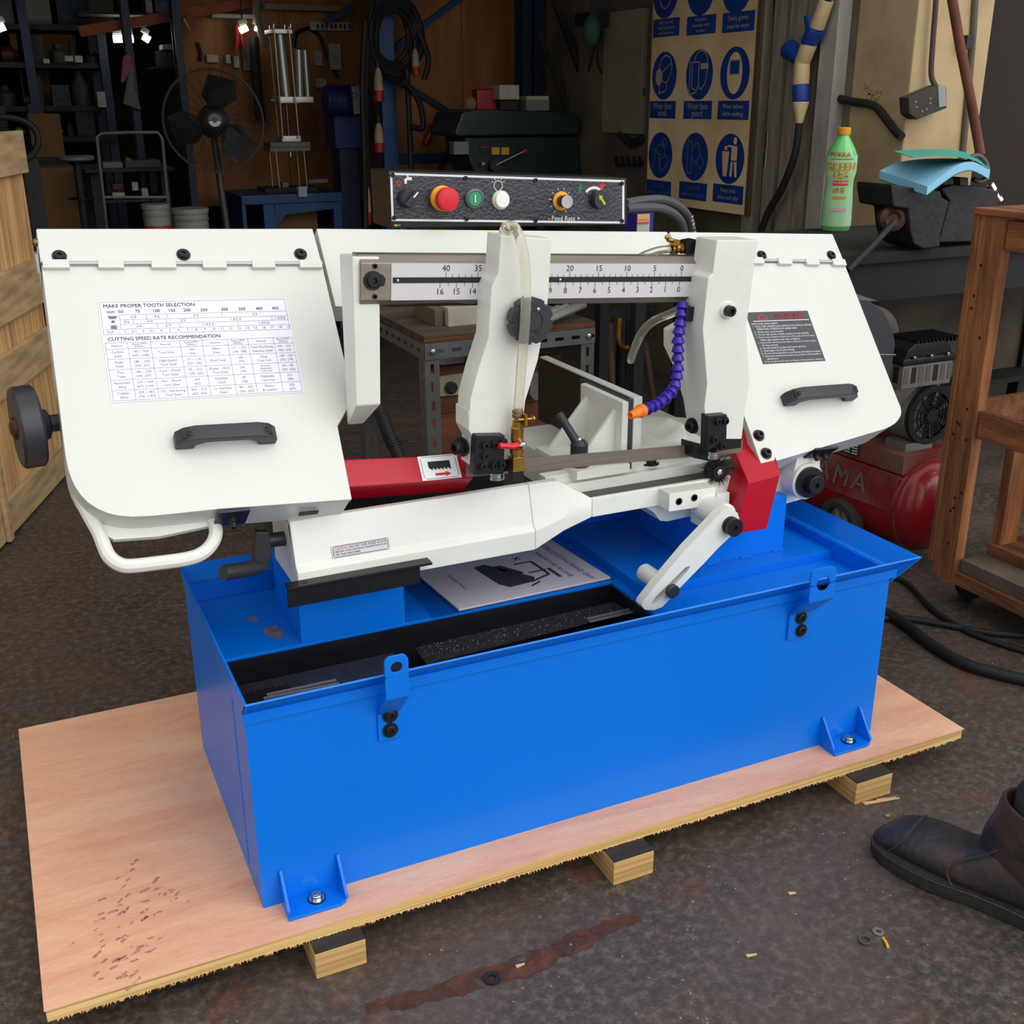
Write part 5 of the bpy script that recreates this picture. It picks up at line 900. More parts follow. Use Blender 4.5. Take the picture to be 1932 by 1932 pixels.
def pic(r, c, o, s, f):
    q = lambda u, v: o+sxd*u*s+syd*v*s+NX*.0016
    def ln(pts, w=.05, cl=False):
        for i in range(len(pts)-(0 if cl else 1)): f.add(seg2(q(*pts[i]), q(*pts[(i+1) % len(pts)]), w*s, NX), [(0, 1, 2, 3)])
    def fill(pts): f.prism([q(*p) for p in pts], NX*.0002)
    el = lambda cx, cy, rx, ry, a0=0, a1=360, n=16: [(cx+rx*math.cos(R(a0+(a1-a0)*i/n)), cy+ry*math.sin(R(a0+(a1-a0)*i/n))) for i in range(n+1)]
    k = (r, c)
    if k == (0, 0): ln(el(0, 0, .45, .6, 180, 360))
    elif k == (0, 1): ln([(-.5, .1), (-.5, -.3), (.2, -.35), (.55, -.3), (.55, -.1), (.1, .0), (0, .3)]); ln([(-.5, -.2), (.5, -.2)], .04)
    elif k == (0, 2): fill([(-.3, -.2), (.2, -.35), (.4, .1), (.1, .4), (-.3, .4)])
    elif k == (1, 0): ln([(-.4, -.75), (.2, -.62), (.22, -.3), (.5, 0), (.62, .4), (.45, .75), (.05, .85), (-.3, .65), (-.42, .3)]); fill(el(-.42, -.05, .27, .36)); ln([(-.2, .12), (.5, .5)]); ln([(-.2, -.2), (.2, -.3)]); ln([(-.4, -.75), (-.3, -.35)])
    elif k == (1, 1): ln([(-.7, .5), (0, .5), (-.05, .2), (.0, -.4), (-.2, -.7), (-.7, -.8)], cl=True); ln([(-.55, .4), (-.5, -.55), (-.2, -.6)]); ln(el(.1, .45, .5, .5, 0, 170)); fill([(.1, .45), (.65, .45), (.65, .22), (.1, .22)]); ln([(.6, .2), (.5, -.3), (.2, -.6), (.05, -.5)])
    elif k == (1, 2): fill(el(0, 0, .52, .8, 0, 360, 24)) 
    elif k == (2, 0): ln([(-.3, .4), (.1, .5), (.4, .3), (.3, -.1)]); ln(el(.35, .6, .15, .17)); ln([(.0, -.15), (.55, .0), (.7, -.3), (.25, -.65), (.05, -.5)], cl=True); ln([(-.3, .4), (-.45, -.1), (-.6, -.6)]); ln([(-.1, .2), (-.1, -.3), (.05, -.75)]); ln([(-.55, .3), (-.35, .15)]); ln([(-.3, .4), (-.3, .1), (.1, .0)])
    elif k == (2, 1): ln([(-.55, .75), (-.55, -.7), (-.25, -.7), (-.25, .6), (-.55, .7)]); ln([(-.25, .2), (.1, .6), (.3, .5), (.45, .1), (.1, -.25), (-.2, -.1)], cl=True); ln([(.45, .1), (.7, -.2), (.5, -.5), (.2, -.25)])
    else: fill([(-.55, .3), (-.05, .3), (-.15, -.7), (-.42, -.7)]); fill(el(.33, .72, .12, .15)); fill([(.1, .55), (.5, .5), (.5, -.05), (.1, -.05)]); fill([(.1, -.1), (.25, -.1), (.2, -.7), (.05, -.7)]); fill([(.32, -.1), (.5, -.1), (.55, -.7), (.42, -.7)]); fill([(-.4, .35), (-.2, .35), (-.2, .5), (-.4, .5)]); ln([(.1, .5), (-.2, .52)], .07)
for r in range(3):
    for c in range(3):
        p = oX(*cen[r][c], XS); rad = .098; 
        dsk = build('pictogram', G().lathe(p, NX, [(rad, 0), (rad, .0012)], 40), sb, sg_); f = G(); pic(r, c, p, rad, f)
        sl3 = sl2 if r < 2 else mat('sign_line_dim', (106, 112, 118), .6)
        if (r, c) in ((1, 2), (2, 2)): sl3 = MATS['sign_board_paint']
        build('pictogram_print', f, sl3, dsk)
        if (r, c) == (1, 2): build('pictogram_print', G().obox(p+V((-.0025, 0, .022)), YA*.030, ZA*.024, NX*.0003), sb, dsk); build('pictogram_print', G().obox(p+V((-.0022, 0, .022)), YA*.036, ZA*.03, NX*.0003), sl2, dsk)
        q = oX(*boxes[r][c], XS); cpn = build('caption_plate', G().obox(q, YA*.105, ZA*.036, NX*.001), sb, sg_); g = G(); ls = cap[r][c].split('|')
        for i, s in enumerate(ls): text(g, s, q+NX*.0016+V((0, 0, ((len(ls)-1)/2-i)*(.029 if len(ls) == 2 else .021))), sxd, syd, .036 if len(max(ls, key=len)) < 11 else (.026 if len(ls) == 2 else .021))
        build('caption_print', g, sl3 if (r, c) not in ((1, 2), (2, 2)) else sl2, cpn)
# pale cabinet behind the sign
cx0, cx1 = oX(1140, 150, XW-.02).y, oX(1213, 150, XW-.02).y
tag(build('wall_cabinet', G().box(XW-.03, XW, cx1, cx0, oX(1150, 250, XW).z, oX(1150, 25, XW).z), mat('cabinet_cream', (150, 140, 114), .7, noise=.25, nscale=4), bev=.004), 'pale metal cabinet door on the side wall beside the safety sign', 'cabinet')
# =====================================================================  CRATE PANEL at the left
ca_, cb3 = oZ(0, 1030, ZG), oZ(112, 905, ZG); cd_ = (cb3-ca_).normalized(); cn = V((cd_.y, -cd_.x, 0)); ce = oZ(112, 905, ZG)
pw = mat('rough_plywood_edge', (228, 182, 124), .8, col2=(170, 124, 78), nscale=3, stretch=(14, 14, .5), thr=(.3, .6), detail=6); sl4 = mat('pale_slat', (198, 168, 124), .8, col2=(150, 124, 90), nscale=4, stretch=(1.5, 1.5, 9), thr=(.3, .65), detail=7)
crate = thing('packing_crate', ca_, 'open plywood packing crate with pale cross slats at the left edge', 'crate')
def CPt(s, off, z): return ca_+cd_*s+cn*off+V((0, 0, z-ZG))
ln_ = (cb3-ca_).length; se = ln_+.11; s0 = -1.2
def cplank(sa, sb_, z0, z1, off, th, m, nm='slat', tilt=0): return build(nm, G().prism([CPt(sa, off, z0), CPt(sb_, off, z0+tilt), CPt(sb_, off, z1+tilt), CPt(sa, off, z1)], cn*th), m, crate, bev=.003)
cplank(s0, se-.0, .06, 1.12, -.02, .018, pw, 'plywood_panel')
build('felt_edge', G().prism([CPt(se, -.03, .06), CPt(se+.012, -.03, .06), CPt(se+.012, -.03, 1.12), CPt(se, -.03, 1.12)], cn*.03), ink, crate)
for z0, z1 in ((.06, .165), (.45, .57), (.655, .80), (1.07, 1.20)): cplank(s0, se+(-.02 if z0 < 1 else -.0), z0, z1, 0, .02, sl4)
cplank(s0, s0+.1, .06, 1.12, 0, .018, sl4, 'corner_post'); cplank(.0, .03, .06, .5, .021, .015, sl4, 'upright_batten')
build('end_panel', G().prism([CPt(se, -.02, .06), CPt(se, -.02, 1.12), CPt(se-.0, -.6, 1.12), CPt(se, -.6, .06)], cd_*-.018), pw, crate)
# =====================================================================  DARK WORKSHOP INTERIOR
def pxb(x0_, y0_, x1_, y1_, Y, d):
    xm, ym = (x0_+x1_)/2, (y0_+y1_)/2; return (oY(x0_, ym, Y).x, oY(x1_, ym, Y).x, Y, Y+d, oY(xm, y1_, Y).z, oY(xm, y0_, Y).z)
def pbox(nm, r, Y, d, m, lb=None, cat=None, grp=None, par=None, bev=.004, floor=False, ceil=False):
    b = list(pxb(*r, Y, d))
    if floor: b[4] = ZG
    if ceil: b[5] = 3.2
    o = build(nm, G().box(*b), m, par, bev=bev)
    if lb: tag(o, lb, cat, grp)
    return o
def px(Y): return (oY(1, 200, Y)-oY(0, 200, Y)).length
oply = mat('orange_plywood', (172, 114, 66), .8, col2=(120, 76, 42), nscale=2.5, stretch=(3, 3, .6), thr=(.3, .7), detail=7); bst = mat('blue_steel', (26, 70, 122), .45, .1, noise=.3, nscale=6); dbs = mat('navy_steel', (22, 38, 62), .5, .1, noise=.3, nscale=5); grnm = mat('dark_green_machine', (22, 40, 40), .4, noise=.2, nscale=6); crd = mat('cardboard', (124, 92, 56), .85, noise=.2, nscale=5); pal_ = mat('pale_plastic', (176, 170, 152), .6, noise=.2, nscale=20); gry = mat('grey_paint', (112, 112, 108), .55, noise=.2, nscale=10); drk = mat('dark_clutter', (38, 38, 40), .7, noise=.4, nscale=12); alum = mat('aluminium', (182, 180, 174), .35, .6)
# partitions and posts
pt = thing('plywood_partition', V((2.3, 4.76, ZG)), 'orange brown plywood partition between the two blue posts', 'partition')
b = pxb(742, -80, 872, 300, 4.75, .02); build('plywood_sheet', G().box(b[0], b[1], b[2], b[3], ZG, b[5]+.6), oply, pt); b2 = pxb(873, -80, 995, 300, 4.75, .02); build('plywood_sheet', G().box(b2[0], b2[1]+.05, b2[2], b2[3], ZG, b2[5]+.6), oply, pt)
pbox('bottom_rail', (742, 288, 995, 306), 4.72, .03, bst, par=pt)
pb = thing('plywood_backboard', V((1.4, 5.62, ZG)), 'brown plywood backboard carrying sockets and a power strip', 'board')
b = pxb(345, 18, 535, 300, 5.6, .02); build('plywood_sheet', G().box(b[0], b[1], b[2], b[3], .7, b[5]+.5), oply, pb); b = pxb(536, 18, 730, 300, 5.6, .02); build('plywood_sheet', G().box(b[0], b[1], b[2], b[3], .7, b[5]+.5), oply, pb)
for (xa, xb) in ((350, 362), (700, 716)): b = pxb(xa, 20, xb, 300, 5.63, .05); build('stud', G().box(b[0], b[1], b[2], b[3], ZG, 2.6), drk, pb)
def post(xa, xb, Y, m, lb, d=.1):
    b = pxb(xa, 0, xb, 300, Y, d); w = b[1]-b[0]
    t = thing('steel_post', V(((b[0]+b[1])/2, Y, ZG)), lb, 'post'); build('flange', G().box(b[0], b[1], Y, Y+.012, ZG, 3.2), m, t); build('web', G().box((b[0]+b[1])/2-.006, (b[0]+b[1])/2+.006, Y+.012, Y+d-.012, ZG, 3.2), m, t); build('flange', G().box(b[0], b[1], Y+d-.012, Y+d, ZG, 3.2), m, t); return t
post(719, 746, 4.55, bst, 'bright blue steel post hung with coiled black cables'); post(986, 1003, 4.3, dbs, 'dark navy post right of the plywood partition, left of a pair'); post(1007, 1024, 4.3, dbs, 'dark navy post right of the plywood partition, right of a pair'); post(244, 258, 5.4, dbs, 'dark post standing right of the hanging pink cloth'); post(338, 352, 5.3, dbs, 'dark blue post at the left end of the plywood backboard')
def brace(a, b_, Y, w, m, lb): p, q = oY(*a, Y), oY(*b_, Y); tag(build('diagonal_brace', G().bar(p, q, .03, w*px(Y), YA), m), lb, 'brace')
brace((890, -22), (742, 92), 4.735, 20, bst, 'blue diagonal brace rising to the right above the coiled cable'); brace((735, 142), (872, 228), 4.735, 16, dbs, 'dark blue diagonal brace falling to the right behind the green machine'); brace((662, 12), (615, 42), 5.45, 14, bst, 'short blue brace above the white power strip')
brace((1040, -20), (1165, 330), 4.0, 13, ink, 'thick black pole slanting against the grey side wall'); brace((1016, 60), (1075, 215), 4.1, 6, ink, 'thin black rod slanting beside the navy posts'); brace((790, 415), (868, 235), 4.5, 7, drk, 'thin dark strut leaning behind the control box')
# coil of cable with plugs
cc = thing('cable_coil', oY(745, 70, 4.5), 'coils of black cable hanging from the bright blue post', 'cable coil')
for i in range(9):
    rx = (42+i*2.6)*px(4.5); rz = (62+(i*37 % 23))*px(4.5); c = oY(744+((i*29) % 13-6), 66+((i*17) % 19), 4.49-.006*i); build('cable_loop', G().tube([c+V((rx*math.cos(t*.2618), .01*math.sin(t), rz*math.sin(t*.2618))) for t in range(24)], .014, 6, True), rubber, cc)
for k, pts in enumerate(([(700, 20), (692, 120), (690, 240), (694, 340), (692, 430)], [(690, 40), (684, 160), (688, 300), (690, 430)], [(768, 130), (772, 220), (776, 320)], [(790, 60), (808, 110), (800, 150)], [(760, 150), (790, 190), (798, 240), (775, 238)])): build('hanging_cable', G().tube(bez([oY(a, b_, 4.46-.02*k) for a, b_ in pts], 6), .016, 8), rubber, cc)
crp = mat('cream_plug', (172, 148, 116), .55, noise=.2, nscale=20); rpl = mat('red_plug', (150, 28, 30), .45)
def plug(x, y0_, y1_, Y, w, lb):
    a, b_ = oY(x, y0_, Y), oY(x+2, y1_, Y); s = px(Y); t = thing('industrial_plug', b_, lb, 'plug'); d = b_-a; l = d.length
    build('plug_shell', G().lathe(a, d, [(w*.35*s, 0), (w*.8*s, l*.2), (w*s, l*.62), (w*s, l*.68)], 14), crp, t); build('plug_collar', G().lathe(a+d*.66, d, [(w*1.1*s, 0), (w*1.1*s, l*.32), (w*.95*s, l*.34)], 14), rpl, t); build('plug_cord', G().cyl(a, a+V((0, 0, (18 if y0_ < 340 else 110)*s)), .012, n=8), rubber, t)
plug(713, 128, 192, 4.4, 11.5, 'cream and red plug hanging highest left of the blue post'); plug(714, 232, 288, 4.4, 11.5, 'cream and red plug hanging lower left of the blue post, above the control box'); plug(783, 92, 143, 4.4, 9.5, 'cream and red plug hanging right of the blue post'); plug(694, 352, 424, 4.45, 7, 'slim cream and red plug hanging low beside the control box')
tag(build('red_screwdriver', G().cyl(oY(818, 236, 4.7), oY(802, 272, 4.7), .02, n=10).cyl(oY(818, 236, 4.7), oY(823, 228, 4.7), .006, n=8), rpl), 'red handled tool leaning on the plywood partition', 'tool')
# power strip, sockets, switches on the backboard
ps = thing('power_strip', oY(625, 50, 5.56), 'cream power strip on the plywood backboard', 'power strip'); b = pxb(586, 40, 664, 58, 5.56, .04); build('strip_body', G().box(*b), pal_, ps, bev=.01)
for i in range(4): c = oY(604+i*17, 50, 5.558); build('outlet', G().obox(c+V((-.015, 0, .0)), XA*.006, YA*.002, ZA*.012).obox(c+V((.015, 0, .0)), XA*.006, YA*.002, ZA*.012), ink, ps)
for (r, lb) in (((622, 82, 644, 132), 'tall cream switch box below the power strip'), ((594, 96, 608, 124), 'small cream breaker left of the tall switch box'), ((458, 92, 477, 134), 'tall grey switch box above the fan'), ((441, 106, 452, 128), 'narrow cream breaker above the fan, right of two'), ((426, 103, 436, 120), 'narrow cream breaker above the fan, left of two'), ((390, 103, 412, 118), 'small cream socket directly above the fan rim'), ((596, 148, 617, 166), 'cream socket box above the blue motor')): pbox('switch_box', r, 5.55, .06, pal_ if 'grey' not in lb else gry, lb, 'switch box')
for k, (pts, lb) in enumerate((([(588, 52), (560, 62), (555, 90)], 'short black flex left of the power strip'), ([(586, 56), (604, 70), (618, 110), (638, 148)], 'black flex drooping below the power strip'), ([(372, 80), (378, 100), (376, 115)], 'short brown flex above the fan'))): tag(build('flex', G().tube(bez([oY(a, b_, 5.592) for a, b_ in pts], 5), .012, 6), rubber), lb, 'cable')
# blue motor
mt = thing('electric_motor', oY(650, 285, 4.9), 'dark blue electric motor left of the cable coil', 'motor'); mb = mat('motor_blue', (28, 46, 104), .5, noise=.2, nscale=8)
c = oY(642, 190, 4.95); build('motor_body', G().cyl(c+V((-.09, 0, 0)), c+V((.16, 0, 0)), 33*px(4.95), n=24), mb, mt, bev=.01)
for i in range(7): build('cooling_fin', G().ring(c+V((-.07+i*.03, 0, 0)), XA, 33*px(4.95), 35.5*px(4.95), .006, 24), mb, mt)
build('end_plate', G().prism(pY([(663, 162), (680, 160), (682, 214), (668, 216)], 4.8), (0, .02, 0)), gry, mt, bev=.004); build('plate_mark', G().ring(oY(669, 180, 4.795), YA, .012, .016, .002, 20), ink, mt)
pbox('motor_stand', (632, 218, 684, 280), 4.95, .2, mb, par=mt); pbox('support_leg', (640, 276, 676, 300), 4.97, .16, dbs, par=mt, floor=True)
# hydraulic press: cylinders on tie rods over a blue table
pr2 = thing('pneumatic_press', oY(560, 370, 5.0), 'upright press with silver cylinders on tie rods standing on a blue table', 'press'); YQ = 5.0; s = px(YQ)
def rod(a, b_, r, m=alum, Y=YQ, nm='tie_rod'): return build(nm, G().cyl(oY(*a, Y), oY(*b_, Y), r*s, n=12), m, pr2)
rod((527, 62), (540, 186), 11, nm='cylinder_barrel'); rod((563, 94), (566, 184), 8, nm='air_tank'); rod((575, 95), (581, 184), 6, nm='air_tank'); rod((540, 195), (545, 262), 4.2, mat('piston_grey', (96, 92, 100), .3, .7), nm='piston_rod')
for a, b_, y in (((507, 52), (526, 260), 5.12), ((517, 52), (534, 262), 4.93), ((545, 50), (564, 262), 4.93), ((508, 284), (515, 352), 5.1), ((520, 284), (528, 355), 4.95), ((560, 284), (566, 352), 5.1), ((573, 284), (580, 355), 4.95)): rod(a, b_, 1.6, mat('tie_rod_brass', (190, 178, 150), .3, .7), y)
for r, m_ in (((512, 54, 552, 64), alum), ((526, 182, 565, 195), alum), ((562, 182, 592, 194), alum), ((532, 256, 568, 268), alum), ((510, 268, 586, 278), gry), ((509, 278, 586, 286), gry)): pbox('cross_plate', r, YQ-.05, .16, m_, par=pr2)
for x, y in ((508, 48), (516, 45), (537, 47), (548, 45)): rod((x, y), (x, y+8), 2.4, chrome, nm='rod_nut')
build('ram_tip', G().cyl(oY(548, 286, YQ), oY(549, 296, YQ), 2.5*s, n=10), chrome, pr2); rod((511, 189), (526, 189), 2, nm='side_port')
pbox('foot_plate', (500, 354, 600, 366), YQ-.02, .2, drk, par=pr2)
tb = thing('blue_table', oY(560, 430, 4.9), 'blue steel table with an open front under the press', 'table'); b = pxb(455, 366, 646, 384, 4.85, .5); build('table_top', G().box(*b), bst, tb, bev=.006)
for xa, xb in ((498, 518), (630, 646)): b3_ = pxb(xa, 384, xb, 430, 4.86, .06); build('table_leg', G().box(b3_[0], b3_[1], b3_[2], b3_[3], ZG, b[4]), bst, tb)
b3_ = pxb(455, 384, 498, 430, 4.9, .4); build('side_panel', G().box(b3_[0], b3_[0]+.02, 4.86, 5.3, ZG, b[4]), bst, tb); build('front_gusset', G().prism(pY([(518, 382), (645, 382), (645, 392), (540, 405), (520, 430), (518, 430)], 4.86), (0, .02, 0)), bst, tb)
tag(build('wooden_box', G().box(*pxb(520, 400, 600, 470, 5.0, .3)), crd), 'brown wooden box inside the blue table', 'box'); 
for (r, lb, m_) in (((533, 344, 545, 362), 'small grey valve block on the press foot plate', gry), ((563, 352, 580, 372), 'pale blue plastic switch hanging over the blue table edge', mat('pale_blue_plastic', (150, 164, 182), .5)), ((582, 338, 620, 346), 'flat grey steel offcut right of the press', gry)): pbox('small_part', r, 4.82 if 'switch' in lb else 5.02, .04, m_, lb, 'part')
# pedestal fan
fan = thing('pedestal_fan', V((oY(445, 430, 4.45).x, 4.45, ZG)), 'large black pedestal fan with a round wire guard', 'fan'); fc = oY(403, 228, 4.35); fr = 108*px(4.35); wire = mat('fan_wire', (92, 92, 90), .4, .6); fd = V((-.12, -1, .05)).normalized(); fa = fd.cross(ZA).normalized(); fb = fd.cross(fa)
def circ(r, o, n=64): return [fc+fd*o+(fa*math.cos(2*math.pi*i/n)+fb*math.sin(2*math.pi*i/n))*r for i in range(n)]
build('guard_rim', G().tube(circ(fr, 0), .006, 6, True), wire, fan)
g = G()
for k in range(1, 21): g.tube(circ(fr*(.16+.84*k/21), .07*(1-(k/21)**2), 56), .0011, 4, True)
for k in range(24): t = 2*math.pi*k/24; d = fa*math.cos(t)+fb*math.sin(t); g.tube([fc+fd*.07+d*fr*.16, fc+fd*.06+d*fr*.5, fc+fd*.02+d*fr*.9, fc+d*fr], .0013, 4)
o = build('guard_wires', g, mat('fan_wire_dark', (62, 62, 60), .45, .5), fan); o['kind'] = 'stuff'
g = G().lathe(fc-fd*.16, fd, [(.06, 0), (.075, .03), (.075, .14), (.03, .16)], 24); mo = build('fan_motor', g, blackp, fan)
for k in range(3): t = 2*math.pi*k/3+.3; d = fa*math.cos(t)+fb*math.sin(t); e = fd.cross(d); build('fan_blade', G().prism([fc+d*.06-e*.03, fc+d*fr*.5-e*.09+fd*.02, fc+d*fr*.86-e*.08+fd*.02, fc+d*fr*.88+e*.05-fd*.03, fc+d*fr*.45+e*.07-fd*.03, fc+d*.06+e*.03], fd*.004), mat('fan_blade_dark', (17, 17, 18), .5), mo)
cap_ = build('guard_badge', G().lathe(fc+fd*.068, fd, [(fr*.165, 0), (fr*.165, .008), (fr*.13, .012)], 28), plast, fan); g = G()
for k in range(11): t = math.pi*(k+.5)/11; d = fa*math.cos(t)*(1)+fb*math.sin(t)*(-1 if fb.z < 0 else 1); g.bar(fc+fd*.081+d*fr*.05, fc+fd*.081+d*fr*.125, .006, .001, fd)
sgn = 1 if fb.z > 0 else -1
build('badge_rays', g, gry, cap_); build('badge_face', G().prism([fc+fd*.0805+fa*math.cos(t*.224)*fr*.125-fb*sgn*math.sin(t*.224)*fr*.125 for t in range(1, 14)]+[fc+fd*.0805+fa*math.cos(t*.224)*fr*.05-fb*sgn*math.sin(t*.224)*fr*.05 for t in range(13, 0, -1)], fd*.001), mat('badge_white', (206, 202, 190), .5), cap_)
b0_ = V((oY(440, 420, 4.45).x, 4.45, ZG)); tp_ = fc-fd*.1+V((0, 0, -.06)); build('fan_pole', G().tube([tp_, tp_*.55+b0_*.45, b0_], [.016, .018, .024], 12), mat('pole_grey', (84, 84, 82), .4, .4), fan); build('fan_base', G().lathe(b0_, ZA, [(.24, 0), (.24, .015), (.06, .04), (.03, .1)], 28), blackp, fan)
# green drilling machine with boxes on top
mc = thing('drilling_machine', oY(1000, 330, 3.9), 'dark green drilling machine with a red knobbed lever behind the control box', 'machine'); YM = 3.9
build('belt_cover', G().prism(pY([(858, 250), (872, 212), (900, 206), (1085, 212), (1098, 236), (1092, 254), (862, 258)], YM), (0, .35, 0)), grnm, mc, bev=.012); build('head', G().prism(pY([(876, 258), (1090, 256), (1098, 330), (1080, 420), (930, 420), (900, 335), (884, 300)], YM+.04), (0, .28, 0)), grnm, mc, bev=.012)
build('column', G().cyl(oY(1020, 400, YM+.2), V((oY(1020, 400, YM+.2).x, YM+.2, ZG)), .06, n=20), grnm, mc); build('base', G().box(oY(960, 400, YM).x, oY(1080, 400, YM).x, YM, YM+.4, ZG, ZG+.06), grnm, mc)
for x in (928, 946): pbox('yellow_label', (x, 278, x+15, 292), YM+.035, .004, mat('label_yellow', (196, 150, 30), .5), par=mc)
pbox('name_label', (906, 274, 924, 290), YM+.035, .004, ink, par=mc); pbox('label_band', (908, 276, 922, 279), YM+.033, .002, rpl, par=mc, bev=0)
hub = oY(936, 312, YM); build('lever_hub', G().cyl(hub, hub+V((0, .06, 0)), .03, n=18), plast, mc); build('lever', G().cyl(hub, oY(988, 286, YM-.03), .006, n=8), chrome, mc); lab(build('lever_knob', G().sph(oY(991, 285, YM-.03), .014, 10, 8), rpl, mc), 'red ball knob')
lab(build('switch_box', G().obox(oY(866, 279, YM-.02), XA*.04, YA*.03, ZA*.03), gry, mc, bev=.004), 'grey switch box'); pbox('screw_head', (910, 306, 915, 312), YM-.002, .01, pal_, par=mc)
pbox('red_can', (900, 168, 938, 209), YM+.12, .08, rpl, 'dark red tin on top of the green machine', 'tin', bev=.012); pbox('parts_box', (942, 160, 980, 188), YM+.05, .12, pal_, 'white parts box with a lid on the green machine', 'box'); pbox('box_stand', (944, 188, 978, 208), YM+.07, .08, drk, 'dark block holding up the white parts box', 'block'); 
gb_ = pbox('battery_box', (993, 188, 1037, 209), YM+.05, .12, gry, 'grey battery with a pale top on the green machine', 'battery'); pbox('battery_top', (994, 181, 1036, 189), YM+.05, .12, pal_, par=gb_)
tag(build('rag', G().sph(oY(888, 196, YM+.1), .035, 10, 8, (.9, .7, 1)), mat('tan_rag', (120, 98, 70), .9)), 'tan rag beside the dark red tin', 'rag')
tag(build('green_cap', G().sph(oY(1116, 58, 3.6), .07, 12, 8, (.6, .6, 1)), mat('green_cloth', (36, 84, 62), .8)), 'green cap hanging on the grey side wall', 'cap')
pbox('wall_bracket', (1112, 22, 1150, 48), 3.62, .15, ink, 'black wall bracket above the green cap', 'bracket')
tag(build('wall_wire', G().tube(bez([oX(1150, 45, 2.94), oX(1165, 90, 2.94), oX(1185, 130, 2.94), oX(1215, 152, 2.94)], 5), .008, 6), rubber), 'black wire drooping across the pale cabinet', 'cable')
tag(build('wall_wire', G().tube(bez([oX(1128, 60, 2.94), oX(1118, 100, 2.94), oX(1110, 136, 2.94)], 5), .005, 6), rubber), 'thin black wire hanging straight below the green cap', 'cable'); tag(build('wall_wire', G().tube(bez([oX(1132, 60, 2.94), oX(1126, 110, 2.94), oX(1136, 138, 2.94), oX(1144, 120, 2.94), oX(1142, 70, 2.94)], 5), .004, 6), rubber), 'thin looped wire beside the green cap', 'cable')
tag(build('tool_cluster', G().tube(bez([oX(1172, 252, 2.93), oX(1190, 270, 2.93), oX(1210, 262, 2.93)], 5), .02, 8), drk), 'dark hose bundle under the pale cabinet', 'hose')
for k in range(5): tag(build('wall_hook', G().tube(bez([oX(1162+k*11, 296, 2.94), oX(1164+k*11, 312, 2.92), oX(1170+k*11, 306, 2.91)], 4), .008, 6), drk), 'dark tool hanging on the side wall by the sign, number %s from the left' % ('first', 'second', 'third', 'fourth', 'fifth')[k], 'tool', 'tools hung beside the sign')
tag(build('lamp_hook', G().ring(oX(1207, 173, 2.93), XA, .02, .03, .01, 16), chrome), 'small round lamp ring at the left edge of the safety sign', 'ring')
# spray can box behind the conduit
cn_ = thing('spray_box', oY(1215, 430, 1.2), 'small blue printed box standing behind the saw conduit', 'box'); b = pxb(1200, 402, 1232, 470, 1.2, .06); build('carton', G().box(*b), mat('carton_blue', (38, 30, 120), .5), cn_); pbox('front_print', (1202, 404, 1225, 470), 1.198, .002, pal_, par=cn_, bev=0); pbox('front_print', (1203, 406, 1224, 414), 1.196, .001, mat('print_orange', (216, 150, 70), .5), par=cn_, bev=0); pbox('front_print', (1202, 419, 1225, 422), 1.196, .001, inkr, par=cn_, bev=0)
sh_ = thing('low_stand', oY(1225, 480, 1.2), 'dark low stand behind the saw carrying the printed box', 'stand'); zt_ = b[4]; build('stand_top', G().box(b[0]-.02, b[1]+.25, 1.16, 1.4, zt_-.02, zt_), bm_, sh_)
for x_, y_ in ((b[0]-.01, 1.17), (b[1]+.2, 1.17), (b[0]-.01, 1.36), (b[1]+.2, 1.36)): build('stand_leg', G().box(x_, x_+.03, y_, y_+.03, ZG, zt_-.02), bm_, sh_)
# left storage rack
rk = thing('storage_rack', V((-.2, 6.3, ZG)), 'dark steel storage rack crowded with parts at the far left', 'rack'); shelf_y = [(118, 6.2), (200, 6.2), (258, 6.1), (46, 6.25)]; zs = []
xl, xr = oY(-120, 150, 6.2).x, oY(205, 150, 6.2).x
for y, Y in shelf_y: z = oY(100, y, Y).z; zs.append(z); build('shelf_board', G().box(xl, xr, Y, Y+.55, z-.03, z), drk, rk)
for x_ in (-100, 60, 200): xx = oY(x_, 150, 6.2).x; build('upright', G().box(xx-.025, xx+.025, 6.17, 6.21, ZG, 2.6), dbs, rk); build('upright', G().box(xx-.025, xx+.025, 6.72, 6.76, ZG, 2.6), dbs, rk)
b = pxb(20, 50, 143, 118, 6.72, .02); tag(build('brown_board', G().box(*b), oply), 'brown board behind the top shelf of the storage rack', 'board'); b = pxb(40, 126, 95, 200, 6.72, .02); tag(build('brown_board', G().box(*b), oply), 'brown board behind the middle shelf of the storage rack', 'board')
colr = [(40, 40, 42), (34, 46, 66), (52, 44, 36), (66, 64, 60), (90, 84, 72), (30, 60, 66), (70, 30, 28), (120, 114, 100)]
rr = random.Random(11); lbs = ['small dark part lying among the clutter on the top rack shelf', 'small dark part lying among the clutter on the middle rack shelf', 'small dark part lying among the clutter on the lower rack shelf', 'dark carton stored on the uppermost rack shelf']
